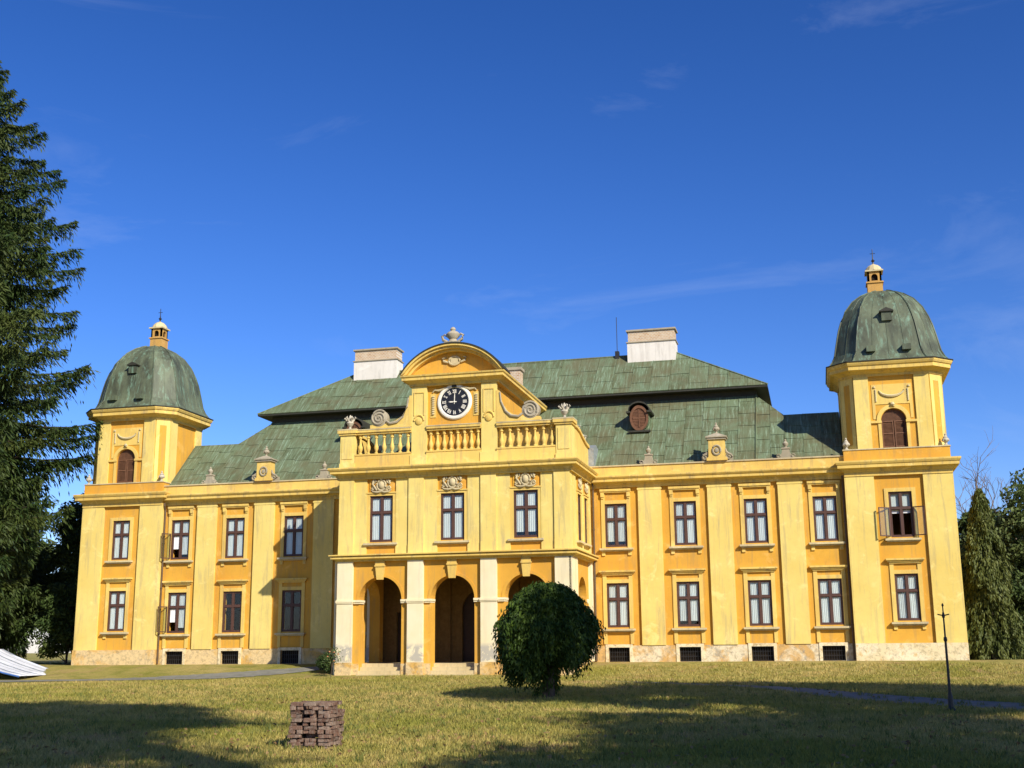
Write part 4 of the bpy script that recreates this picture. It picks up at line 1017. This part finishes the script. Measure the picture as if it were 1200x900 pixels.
for s in (-1, 1):
    a, b = sorted((s*7.45, s*10.38)); m = MB(); m.box(a, b, 6.4, 7.6, 17.2, 19.24); o = m.build('chimney', 'white', castle)
    t = MB(); t.box(a+.05, b-.05, 6.45, 7.55, 19.24, 19.92); t.build('brick_top', 'chimbrick', o)
    c = MB(); c.box(a-.06, b+.06, 6.34, 7.66, 19.20, 19.26); c.box(a-.05, b+.05, 6.35, 7.65, 19.92, 20.02); c.build('chimney_cap', 'stone', o)
m = MB(); m.box(1.42, 2.16, .3, 1.0, 15.1, 16.52); o = m.build('chimney', 'chimbrick', castle)
c = MB(); c.box(1.34, 2.24, .22, 1.08, 16.52, 16.68); c.build('chimney_cap', 'stone', o)
m = MB(); m.box(6.62, 6.86, 6.8, 7.1, 18.3, 18.85); o = m.build('antenna', 'iron', castle)
c = MB(); c.tube([(6.74, 6.95, 18.8), (6.74, 6.95, 21.05)], .022, 5); c.build('mast', 'iron', o)
# downpipes
def pipe(x, y, z0, z1):
    m = MB(); m.tube([(x, y, z0), (x, y, z1-.4), (x, y-.12, z1-.15), (x, y-.12, z1)], .055, 8); o = m.build('downpipe', 'pipe', castle)
    for z in (2.0, 4.6, 7.2):
        if z0 < z < z1: c = MB(); c.lathe([(.075, 0), (.075, .06)], 8, (x, y, z)); c.build('pipe_bracket', 'pipe', o)
m = MB(); m.tube([(-6.34, -5.62, -.4), (-6.34, -5.62, 5.5)], .06, 8); o = m.build('downpipe', 'cream', castle)
pipe(6.32, -.30, .3, 9.75); pipe(-6.32, -.30, .3, 9.75); pipe(-19.46, -.36, .3, 9.6); pipe(19.46, -.36, .3, 9.6)

# ------------------------------------------------------------------ vegetation
def quads_mesh(name, C, D, S, L, W, mat):
    """leaf quads: centre C, long axis D (unit), side S (unit), half length L, half width W"""
    L = L[:, None]; W = W[:, None]
    v = np.stack([C-D*L, C+S*W-D*L*.1, C+D*L, C-S*W-D*L*.1], 1).reshape(-1, 3).astype(np.float32)
    n = len(C); me = bpy.data.meshes.new(name)
    me.vertices.add(4*n); me.vertices.foreach_set('co', v.ravel())
    me.loops.add(4*n); me.loops.foreach_set('vertex_index', np.arange(4*n, dtype=np.int32))
    me.polygons.add(n); me.polygons.foreach_set('loop_start', np.arange(0, 4*n, 4, dtype=np.int32))
    me.polygons.foreach_set('loop_total', np.full(n, 4, np.int32))
    me.materials.append(M[mat]); me.update(calc_edges=True); return me
def unit(v): return v/np.maximum(1e-6, np.linalg.norm(v, axis=1))[:, None]
def side_of(D, rng): return unit(np.cross(D, rng.normal(size=D.shape)))
def leaves(name, C, D, L, W, mat, rng, parent):
    D = unit(D); return place(name, quads_mesh(name, C, D, side_of(D, rng), L, W, mat), parent)

def spruce(x, y, H, R0, seed, label, branch_n=7, dens=1.0, mat='spruce', group=None, expo=2.5):
    rng = np.random.default_rng(seed); rr = random.Random(seed); z0 = float(gz(x, y))-.1
    o = empty('spruce_tree', (x, y, z0)); tag(o, label, 'tree', group)
    t = MB(); t.tube([(0, 0, 0), (.05, 0, H*.3), (0, .05, H*.6), (0, 0, H)], [H*.016, H*.012, H*.007, .03], 10); t.build('trunk', 'bark', o)
    C, D, L, W = [], [], [], []; br = MB()
    z = H*.03
    while z < H*.985:
        tt = z/H; Rr = R0*max(.04, (1-tt**expo))**.8*(min(1, .32+tt*1.9))
        n = branch_n if tt < .85 else 5
        a0 = rr.uniform(0, 6.28)
        for k in range(n):
            a = a0+6.283*k/n+rr.uniform(-.35, .35); ln = Rr*rr.choice((.62, .8, .9, 1.0, 1.12))
            dr = np.array([math.cos(a), math.sin(a), 0]); pe = np.array([-dr[1], dr[0], 0])
            droop = rr.uniform(.22, .42)*(1-.55*tt); up = rr.uniform(.10, .22)
            def P(s): return dr*(ln*s)[:, None]+np.stack([0*s, 0*s, z+ln*(-droop*s+ (up+droop*.35)*s**3)], 1)
            ss = np.linspace(0, 1, 6); pts = P(ss)
            br.tube([tuple(p) for p in pts], [max(.012, .055*(1-s)*ln/4+.012) for s in ss], 4)
            m = int(ln*74*dens); s = rng.uniform(.10, 1, m)**.75; c = P(s)
            wdt = .15*ln*(1-s*.75)*rng.normal(size=m)
            hang = rng.exponential(.30, m)-.06*(.6+.5*(1-tt))*np.minimum(1, ln/3)
            c = c+pe*wdt[:, None]; c[:, 2] -= hang+np.abs(wdt)*.25
            d = dr*.7+np.sign(wdt)[:, None]*pe*.7+np.stack([0*s, 0*s, -.45-hang*1.3], 1)+rng.normal(size=(m, 3))*.25
            C.append(c); D.append(d); L.append(rng.uniform(.12, .30, m)); W.append(rng.uniform(.025, .06, m))
        z += H*.0165*rr.uniform(.75, 1.35)+.10
    br.build('branches', 'darkbark', o)
    leaves('crown', np.concatenate(C), np.concatenate(D), np.concatenate(L), np.concatenate(W), mat, rng, o)
    return o
def broadleaf(name, x, y, H, rx, seed, label, mat='decid', n_cl=90, per=260, leaf=.14, base=.25, cr=.9, group=None, flat=1.0, lean=(0, 0), cat='tree'):
    rng = np.random.default_rng(seed); rr = random.Random(seed); z0 = float(gz(x, y))-.1
    o = empty(name, (x, y, z0)); tag(o, label, cat, group)
    zc = H*(base+1)/2; rz = H*(1-base)/2
    t = MB(); t.tube([(0, 0, 0), (.1*lean[0], 0, H*base*.6), (lean[0]*.4, lean[1]*.4, H*base), (lean[0], lean[1], H*.85)], [H*.022, H*.017, H*.014, H*.003], 8); t.build('trunk', 'bark', o)
    lb = MB(); C, D, L, W = [], [], [], []
    for i in range(n_cl):
        d = rng.normal(size=3); d /= np.linalg.norm(d); rad = rng.uniform(.35, 1.0)**.5*rng.uniform(.82, 1.08)
        c = np.array([lean[0]*.7+d[0]*rx*rad, lean[1]*.7+d[1]*rx*rad, zc+d[2]*rz*rad])
        if c[2] < H*base*.55: c[2] = H*base*.55+abs(rng.normal())*.3
        tz = max(H*base*.8, min(H*.8, c[2]-rx*.45)); p0 = (lean[0]*tz/H, lean[1]*tz/H, tz)
        if i % 2 == 0: lb.tube([p0, tuple((np.array(p0)+c)/2+np.array([0, 0, .2])), tuple(c)], [H*.006, H*.004, .012], 5)
        r = cr*rng.uniform(.6, 1.35); m = int(per*rng.uniform(.6, 1.3))
        q = rng.normal(size=(m, 3)); q = unit(q)*(rng.uniform(0, 1, m)**.45)[:, None]*r*np.array([1, 1, .7*flat])
        C.append(c+q); D.append(unit(q+1e-3)*.5+rng.normal(size=(m, 3))*.6+np.array([0, 0, -.3])); L.append(rng.uniform(.6, 1.2, m)*leaf); W.append(rng.uniform(.3, .55, m)*leaf)
    lb.build('limbs', 'bark', o)
    leaves('crown', np.concatenate(C), np.concatenate(D), np.concatenate(L), np.concatenate(W), mat, rng, o)
    return o
def thuja(x, y, H, r, seed, label):
    rng = np.random.default_rng(seed); z0 = float(gz(x, y))-.1
    o = empty('weeping_conifer', (x, y, z0)); tag(o, label, 'tree')
    t = MB(); t.tube([(0, 0, 0), (0, 0, H*.6), (.1, 0, H*1.02)], [.2, .12, .02], 8); t.build('trunk', 'bark', o)
    C, D, L, W = [], [], [], []
    for i in range(640):
        tt = rng.uniform(.02, 1)**1.1; a = rng.uniform(0, 6.283); R_ = r*(1-tt)**.62*(1+.22*math.sin(a*3+tt*14))*rng.uniform(.6, 1.08)+.05
        ln = rng.uniform(.5, 1.1)*(1-.4*tt); m = 75; s = rng.uniform(0, 1, m)
        c = np.stack([math.cos(a)*(R_*(.55+.5*s**.6))+rng.normal(size=m)*.07, math.sin(a)*(R_*(.55+.5*s**.6))+rng.normal(size=m)*.07, H*tt+.25-ln*s**1.4+rng.normal(size=m)*.05], 1)
        C.append(c); D.append(np.stack([np.full(m, math.cos(a)*.3), np.full(m, math.sin(a)*.3), np.full(m, -1.0)], 1)+rng.normal(size=(m, 3))*.28); L.append(rng.uniform(.07, .16, m)); W.append(rng.uniform(.025, .05, m))
    leaves('crown', np.concatenate(C), np.concatenate(D), np.concatenate(L), np.concatenate(W), 'thuja', rng, o)
def weeping(x, y):
    rng = np.random.default_rng(5); z0 = float(gz(x, y))-.05
    o = empty('weeping_tree', (x, y, z0)); tag(o, 'small mushroom-shaped weeping tree with dense dark green hanging foliage on the lawn', 'tree')
    t = MB(); t.tube([(0, 0, -.1), (.03, 0, .8), (-.03, .02, 1.6), (0, 0, 2.6)], [.24, .17, .15, .07], 10); t.build('trunk', 'bark', o)
    H = 3.42; RX = 1.46; lb = MB(); C, D, L, W = [], [], [], []
    for i in range(1500):
        kd = rng.integers(0, 24); a = kd*.2618+rng.normal()*.07; f = rng.uniform(.05, 1)**.55
        lob = .97+.10*math.sin(kd*2.4+.6)+.05*math.sin(3*a+2)+rng.normal()*.06; R_ = RX*f*lob
        zt = H*(1-.34*f**2.6)+rng.normal()*.05-.10*(1-math.cos(a-2.5))*f
        if f < .30: hem = rng.uniform(.0, .6) if rng.uniform() < .75 else rng.uniform(.8, 1.8)
        else: hem = 1.24+.22*math.sin(kd*1.7)+.10*math.sin(5*a)+rng.normal()*.17-(0.45 if math.cos(a-3.7) > .7 else 0)+.25*max(0, .75-f)
        hem = max(hem, .02); ln = max(.3, zt-hem); m = int(46*(.5+ln/2.4)); s = rng.uniform(0, 1, m)
        bulge = 1+.05*np.sin(s*2.4)-.20*s**2; rr_ = R_*bulge
        c = np.stack([math.cos(a)*rr_, math.sin(a)*rr_, zt-ln*s], 1)+rng.normal(size=(m, 3))*np.array([.06, .06, .04])
        C.append(c); D.append(np.stack([np.full(m, math.cos(a)*.35), np.full(m, math.sin(a)*.35), np.full(m, -1.)], 1)+rng.normal(size=(m, 3))*.42)
        L.append(rng.uniform(.035, .105, m)); W.append(rng.uniform(.014, .034, m))
        if i % 14 == 0: lb.tube([(0, 0, 2.3), (math.cos(a)*R_*.5, math.sin(a)*R_*.5, zt+.02), (math.cos(a)*R_*.95, math.sin(a)*R_*.95, zt-.12), (math.cos(a)*R_, math.sin(a)*R_, zt-ln*.5)], [.03, .02, .012, .006], 4)
    for i in range(90):
        a = rng.uniform(0, 6.283); f = rng.uniform(.2, 1.0); R_ = RX*f; zt = H*(1-.34*f**2.6); m = 16; s = np.linspace(0, 1, m)
        c = np.stack([math.cos(a)*(R_+.22*s), math.sin(a)*(R_+.22*s), zt+.16*s-.34*s**2.2], 1)+rng.normal(size=(m, 3))*.02
        C.append(c); D.append(np.stack([np.full(m, math.cos(a)), np.full(m, math.sin(a)), -.5-s], 1)+rng.normal(size=(m, 3))*.4); L.append(rng.uniform(.04, .09, m)); W.append(rng.uniform(.014, .03, m))
    # dense cap of foliage
    m = 9000; a = rng.uniform(0, 6.283, m); f = rng.uniform(0, 1, m)**.5*.8; zt = H*(1-.34*f**2.6)+rng.normal(size=m)*.06
    c = np.stack([np.cos(a)*RX*f*.99, np.sin(a)*RX*f*.99, zt], 1); C.append(c); D.append(np.stack([np.cos(a)*.6, np.sin(a)*.6, -.6*np.ones(m)], 1)+rng.normal(size=(m, 3))*.5); L.append(rng.uniform(.035, .085, m)); W.append(rng.uniform(.016, .034, m))
    lb.build('limbs', 'bark', o)
    leaves('crown', np.concatenate(C), np.concatenate(D), np.concatenate(L), np.concatenate(W), 'weep', rng, o)
def bare_tree(x, y, H, seed, label):
    rr = random.Random(seed); z0 = float(gz(x, y))-.1; o = empty('bare_tree', (x, y, z0)); tag(o, label, 'tree')
    t = MB(); t.tube([(0, 0, 0), (.2, 0, H*.3), (.1, .1, H*.55)], [H*.018, H*.014, H*.010], 8); t.build('trunk', 'twig', o)
    b = MB()
    def grow(p, d, ln, r, lv):
        pts = [p]; q = p
        for i in range(4):
            d = (d+Vector((rr.gauss(0, .16), rr.gauss(0, .16), rr.gauss(.05, .1)))).normalized(); q = q+d*ln/4; pts.append(q)
        b.tube([tuple(v) for v in pts], [r*(1-.45*i/4) for i in range(5)], 5 if lv > 2 else 4)
        if lv == 0: return
        for i in range(rr.choice((2, 3, 3))):
            s = pts[rr.choice((2, 3, 4))]; nd = (d+Vector((rr.gauss(0, .55), rr.gauss(0, .55), rr.gauss(.1, .35)))).normalized(); grow(s, nd, ln*rr.uniform(.55, .8), r*.58, lv-1)
    for k in range(5):
        a = k*1.26+rr.uniform(-.3, .3); grow(Vector((.12, .05, H*rr.uniform(.32, .55))), Vector((math.cos(a)*.55, math.sin(a)*.55, 1)).normalized(), H*.26, H*.008, 4)
    b.build('branches', 'twig', o)

weeping(9.72, -27.6)
spruce(-32.2, -3.5, 39.6, 8.6, 3, 'towering old spruce with drooping branches beside the left corner tower', 7, 1.7)
spruce(-36.0, 6.5, 15.5, 5.2, 8, 'shorter dark spruce growing behind the white tent and the towering spruce', 7, 1.0, 'hedge', None, 1.6)
broadleaf('evergreen_tree', -30.6, 9.5, 11.6, 3.0, 21, 'rounded dark evergreen tree close behind the left corner tower', 'hedge', 110, 260, .17, .08, .95)
broadleaf('evergreen_tree', -29.2, 5.2, 5.8, 2.0, 22, 'low bushy evergreen at the foot of the left corner tower', 'hedge', 70, 240, .13, .04, .7)
broadleaf('evergreen_tree', -41.0, 12.0, 14.0, 5.0, 23, 'broad dark evergreen mass far behind the white tent', 'hedge', 110, 260, .22, .05, 1.5)
broadleaf('evergreen_tree', -37.5, 26.0, 12.5, 6.0, 24, 'far evergreen tree filling the gap behind the low bushy evergreen', 'hedge', 120, 240, .26, .03, 1.7)
broadleaf('evergreen_tree', -50.0, 20.0, 13.5, 6.5, 25, 'far evergreen tree at the edge of the park beyond the tent', 'hedge', 120, 240, .26, .03, 1.8)
thuja(26.3, 1.6, 8.4, 1.45, 31, 'slender weeping conifer with hanging yellowish sprays beside the right corner tower')
broadleaf('park_tree', 30.6, 9.0, 10.2, 3.2, 41, 'leafy green park tree beside the bare tree, right of the castle', 'decid', 110, 240, .17, .12, .9)
broadleaf('park_tree', 27.6, 14.0, 9.3, 2.6, 42, 'pale green park tree behind the slender weeping conifer', 'decid', 80, 240, .16, .12, .8)
broadleaf('park_shrub', 28.6, 4.0, 4.6, 2.0, 43, 'dark leafy shrub at the foot of the leafy park tree', 'hedge', 70, 240, .13, .03, .7, cat='shrub')
broadleaf('park_tree', 32.0, 30.0, 9.5, 5.0, 45, 'far low park tree seen between the conifer and the taller park tree', 'decid', 110, 240, .24, .03, 1.4)
broadleaf('park_tree', 35.0, 18.0, 13.0, 4.0, 44, 'taller park tree standing behind the dark leafy shrub', 'decid', 100, 240, .22, .1, 1.2)
bare_tree(28.4, 16.5, 12.2, 51, 'leafless tree with thin grey branches showing above the weeping conifer')
# trees beside the lawn on the sunny side; they throw the shade over the grass
for _a in ((33.6, -35.0, 19.5, 6.2, 61, 'tall lime tree shading the lawn around the lamp post', 230, .30),
           (33.6, -55.0, 17.5, 5.6, 62, 'lime tree shading the near lawn below the lamp post', 210, .28),
           (31.0, -60.6, 15.6, 4.8, 64, 'shorter lime tree shading the lawn nearest the viewer', 170, .28),
           (25.0, -62.6, 30.0, 5.4, 63, 'very tall lime tree shading the lawn around the brick stack', 190, .60),
           (32.0, -43.2, 24.0, 5.2, 65, 'slender lime tree shading the small weeping tree and the path', 210, .32),
           (25.8, -68.6, 27.0, 5.6, 66, 'lime tree shading the lawn corner below the white tent', 190, .55)):
    broadleaf('lime_tree', *_a[:6], 'decid', _a[6], 135, .25, _a[7], 1.15)
broadleaf('shrub', -6.95, -5.2, 1.15, .42, 71, 'small dark green shrub in the corner beside the arcade', 'hedge', 40, 110, .05, .12, .20, cat='shrub')
def rose():
    x, y = -6.05, -6.75; rng = np.random.default_rng(9); z0 = float(gz(x, y))-.03; o = empty('rose_bush', (x, y, z0)); tag(o, 'thin leggy rose bush standing against the first arcade pier', 'shrub')
    s = MB(); C, D = [], []
    for k in range(5):
        a = k*1.3; tip = (.22*math.cos(a)+.12, .2*math.sin(a), 1.1+.25*math.sin(k*2.1)); s.tube([(0, 0, 0), (.05, .02, .5), tip], [.018, .013, .007], 5)
        m = 70; C.append(np.array(tip)+rng.normal(size=(m, 3))*np.array([.13, .13, .17])-np.array([0, 0, .1])); D.append(rng.normal(size=(m, 3)))
    s.build('stems', 'bark', o); C = np.concatenate(C); D = np.concatenate(D)
    leaves('crown', C, D, rng.uniform(.03, .06, len(C)), rng.uniform(.016, .03, len(C)), 'decid', rng, o)
    for k in range(7):
        f = MB(); p = (rng.normal()*.14+.1, rng.normal()*.14, 1.1+rng.normal()*.14); f.lathe([(.01, -.03), (.04, -.01), (.045, .02), (.02, .04)], 7, p); f.build('flower', 'petal', o)
rose()

# ------------------------------------------------------------------ objects on the lawn
def lamp():
    x, y = 20.72, -34.4; z = float(gz(x, y)); o = empty('lamp_post', (x, y, z)); tag(o, 'slim black iron lamp post without its lantern beside the path', 'lamp post')
    b = MB(); b.lathe([(.10, -.03), (.10, .06), (.065, .10), (.055, .34), (.045, .38), (.038, .44)], 12); b.build('base', 'iron', o)
    p = MB(); p.lathe([(.034, .40), (.029, 1.0), (.026, 1.62), (.021, 1.66), (.018, 2.22)], 10); p.build('pole', 'iron', o)
    c = MB(); c.lathe([(.035, 1.58), (.044, 1.62), (.035, 1.68)], 10); c.build('collar', 'iron', o)
    c = MB(); c.tube([(-.13, 0, 2.20), (0, 0, 2.17), (.13, 0, 2.20)], .015, 6); c.tube([(0, -.13, 2.20), (0, .13, 2.20)], .015, 6); c.lathe([(.03, 2.12), (.035, 2.16), (.025, 2.22), (.015, 2.26), (.014, 2.38), (.03, 2.41), (.005, 2.46)], 8); c.build('bracket', 'iron', o)
lamp()
def brick_pile():
    x, y = 9.76, -45.45; z0 = float(gz(x, y))-.01; o = empty('brick_stack', (x, y, z0)); o.rotation_euler = (0, 0, R(4)); tag(o, 'square stack of old weathered bricks standing on the lawn', 'brick stack')
    rr = random.Random(4); shapes = []
    for k in range(7):                                          # a few worn brick shapes
        m = MB(); l, w, h = .245+rr.uniform(-.05, .012), .118+rr.uniform(-.018, .006), .050+rr.uniform(-.006, .006)
        vs = []
        for sz in (0, 1):
            for sx, sy in ((-1, -1), (1, -1), (1, 1), (-1, 1)):
                for cx_, cy_ in ((.86, 1), (1, .80)) if sx*sy < 0 else ((1, .80), (.86, 1)):
                    vs.append((sx*l/2*cx_*(1+rr.uniform(-.035, .02)), sy*w/2*cy_*(1+rr.uniform(-.05, .03)), sz*h+rr.uniform(-.004, .004)))
        m.rings([vs[:8], vs[8:]]); shapes.append(m.mesh('brick', 'brick'))
    z = 0; course = 0; o.scale = (.90, .90, 1.04)
    while z < .68:
        along = course % 2
        for i in range(3 if along else 6):
            for j in range(6 if along else 3):
                if (z > .58 and rr.random() < .30) or rr.random() < .05: continue
                q = place('brick', rr.choice(shapes), o)
                if along: px, py, ang = (i-1)*.268, (j-2.5)*.134, 0
                else: px, py, ang = (i-2.5)*.134, (j-1)*.268, math.pi/2
                outer = abs(px) > .2 or abs(py) > .2
                q.location = (px+rr.gauss(0, .014), py+rr.gauss(0, .014), z); q.rotation_euler = (rr.gauss(0, .022), rr.gauss(0, .022), ang+rr.gauss(0, .05))
                if not outer and z < .5: bpy.data.objects.remove(q)
        z += .060; course += 1
brick_pile()
def tent():
    x, y = -27.5, -6.2; z = float(gz(x, y)); o = empty('tent', (x, y, z)); o.scale = (.97, 1, .85); o.rotation_euler = (0, 0, R(4)); tag(o, 'low white ridge tent with blue trim in front of the dark spruces', 'tent')
    n = 14; m = MB(); prof = [(4.4, .10), (3.4, .34), (2.2, .74), (1.0, 1.24), (0, 1.75), (-1.0, 1.24), (-2.2, .74), (-3.4, .34), (-4.4, .10)]; vs = []
    for i in range(n+1):
        yy = -2+5*i/n; sg = .05*math.sin(math.pi*(i % 4)/4)
        vs += [(u, yy, v-sg*(1 if 0 < k < 8 and k != 4 else 0)) for k, (u, v) in enumerate(prof)]
    m.add(vs, [(i*9+k, i*9+k+1, (i+1)*9+k+1, (i+1)*9+k) for i in range(n) for k in range(8)]); q = m.build('canopy', 'tarp', o, True)
    md = q.modifiers.new('thick', 'SOLIDIFY'); md.thickness = .02
    e = MB(); e.tube([(u, -2.03, v-.03) for u, v in prof], .05, 6); e.build('edge_trim', 'bluepole', o)
    for i in range(0, n+1, 2):
        sm_ = MB(); yy = -2+5*i/n; sm_.tube([(u, yy, v+.012) for u, v in prof], .022, 5); sm_.build('seam', 'zinc', o)
    for yy in (-1.9, 2.9):
        p = MB(); p.tube([(0, yy, 0), (0, yy, 1.72)], .035, 8); p.build('pole', 'zinc', o)
    w = MB(); w.add([(-4.2, 2.9, .02), (4.2, 2.9, .02), (0, 2.9, 1.68)], [(0, 1, 2)]); w.build('end_panel', 'tarp', o)
    for u in (-4.4, 4.4):
        for yy in (-1.8, .5, 2.8):
            g = MB(); g.tube([(u, yy, .12), (u*1.08, yy, -.05)], .012, 4); g.build('guy_rope', 'iron', o)
tent()

def grass():
    rng = np.random.default_rng(2); n = 420000
    # points spread over the lawn, denser near the viewer
    d = 14+rng.uniform(0, 1, n)**1.5*48; a = np.radians(14.05)+rng.uniform(-.46, .46, n)
    x = CAM.x-np.sin(a)*d; y = CAM.y+np.cos(a)*d
    ok = ~((np.abs(x) < 6.5) & (y > -6.2)) & (y < -.9); 
    def near(px, pw):
        k = np.ones(len(x), bool)
        for (x0, y0), (x1, y1), w in zip(px[:-1], px[1:], pw):
            t = np.clip(((x-x0)*(x1-x0)+(y-y0)*(y1-y0))/((x1-x0)**2+(y1-y0)**2), 0, 1); k &= np.hypot(x-x0-t*(x1-x0), y-y0-t*(y1-y0)) > w/2*.9
        return k
    ok &= near([(-46, -17), (-30, -12.5), (-21, -9.8), (-14.2, -7.0), (-9.6, -4.6), (-8.0, -3.4)], [3.3, 3.3, 2.9, 2.2, 1.5])
    ok &= near([(8.6, -12.8), (12.2, -14.6), (15.3, -18.5), (18.4, -25.0), (22.5, -32.0), (30, -42)], [1.0, 1.4, 1.7, 2.1, 2.4])
    x, y, d = x[ok], y[ok], d[ok]; n = len(x); z = gz(x, y)
    h = rng.uniform(.02, .065, n)*(1+d/55); w = rng.uniform(.004, .009, n)*(1+d/26); an = rng.uniform(0, 6.283, n); le = rng.normal(size=(n, 2))*.5*h[:, None]
    v = np.stack([np.stack([x-np.cos(an)*w, y-np.sin(an)*w, z-.004], 1), np.stack([x+np.cos(an)*w, y+np.sin(an)*w, z-.004], 1), np.stack([x+le[:, 0], y+le[:, 1], z+h], 1)], 1).reshape(-1, 3).astype(np.float32)
    me = bpy.data.meshes.new('grass'); me.vertices.add(3*n); me.vertices.foreach_set('co', v.ravel()); me.loops.add(3*n); me.loops.foreach_set('vertex_index', np.arange(3*n, dtype=np.int32))
    me.polygons.add(n); me.polygons.foreach_set('loop_start', np.arange(0, 3*n, 3, dtype=np.int32)); me.polygons.foreach_set('loop_total', np.full(n, 3, np.int32)); me.materials.append(M['blade']); me.update(calc_edges=True)
    tag(place('grass', me), 'short dry mown grass covering the lawn', 'grass', kind='stuff')
grass()

def litter():
    rng = np.random.default_rng(12); n = 2600
    d = 14+rng.uniform(0, 1, n)**1.3*45; a = np.radians(14.05)+rng.uniform(-.46, .46, n)
    x = CAM.x-np.sin(a)*d; y = CAM.y+np.cos(a)*d; ok = ~((np.abs(x) < 6.6) & (y > -6.4)) & (y < -1.2); x, y = x[ok], y[ok]; n = len(x)
    C = np.stack([x, y, gz(x, y)+.05], 1); D = unit(rng.normal(size=(n, 3))*np.array([1, 1, .35]))
    k = place('fallen_leaves', quads_mesh('fallen_leaves', C, D, side_of(D, rng), rng.uniform(.03, .06, n), rng.uniform(.02, .035, n), 'deadleaf'))
    tag(k, 'dry brown leaves scattered over the lawn', 'leaves', kind='stuff')
    n = 1500; d = 14+rng.uniform(0, 1, n)*40; a = np.radians(14.05)+rng.uniform(-.46, .46, n); x = CAM.x-np.sin(a)*d; y = CAM.y+np.cos(a)*d; ok = y < -8; x, y = x[ok], y[ok]; n = len(x)
    m = 14; X = np.repeat(x, m)+rng.normal(size=n*m)*.05; Y = np.repeat(y, m)+rng.normal(size=n*m)*.05; hh = rng.uniform(.04, .10, n*m)
    C = np.stack([X, Y, gz(X, Y)+hh*.8], 1); D = unit(np.stack([rng.normal(size=n*m)*.35, rng.normal(size=n*m)*.35, np.ones(n*m)], 1))
    k = place('grass_tufts', quads_mesh('grass_tufts', C, D, side_of(D, rng), hh, np.full(n*m, .008), 'tuft')); tag(k, 'taller green tufts and weeds in the lawn', 'grass', kind='stuff')
M['deadleaf'] = leafmat('dead_leaves', lambda k: k.mix(k.island(), (0.16, 0.085, 0.035), (0.34, 0.22, 0.09)), 0.1)
M['tuft'] = leafmat('weeds', lambda k: k.mix(k.island(), (0.10, 0.13, 0.025), (0.24, 0.24, 0.06)), 0.25)
litter()
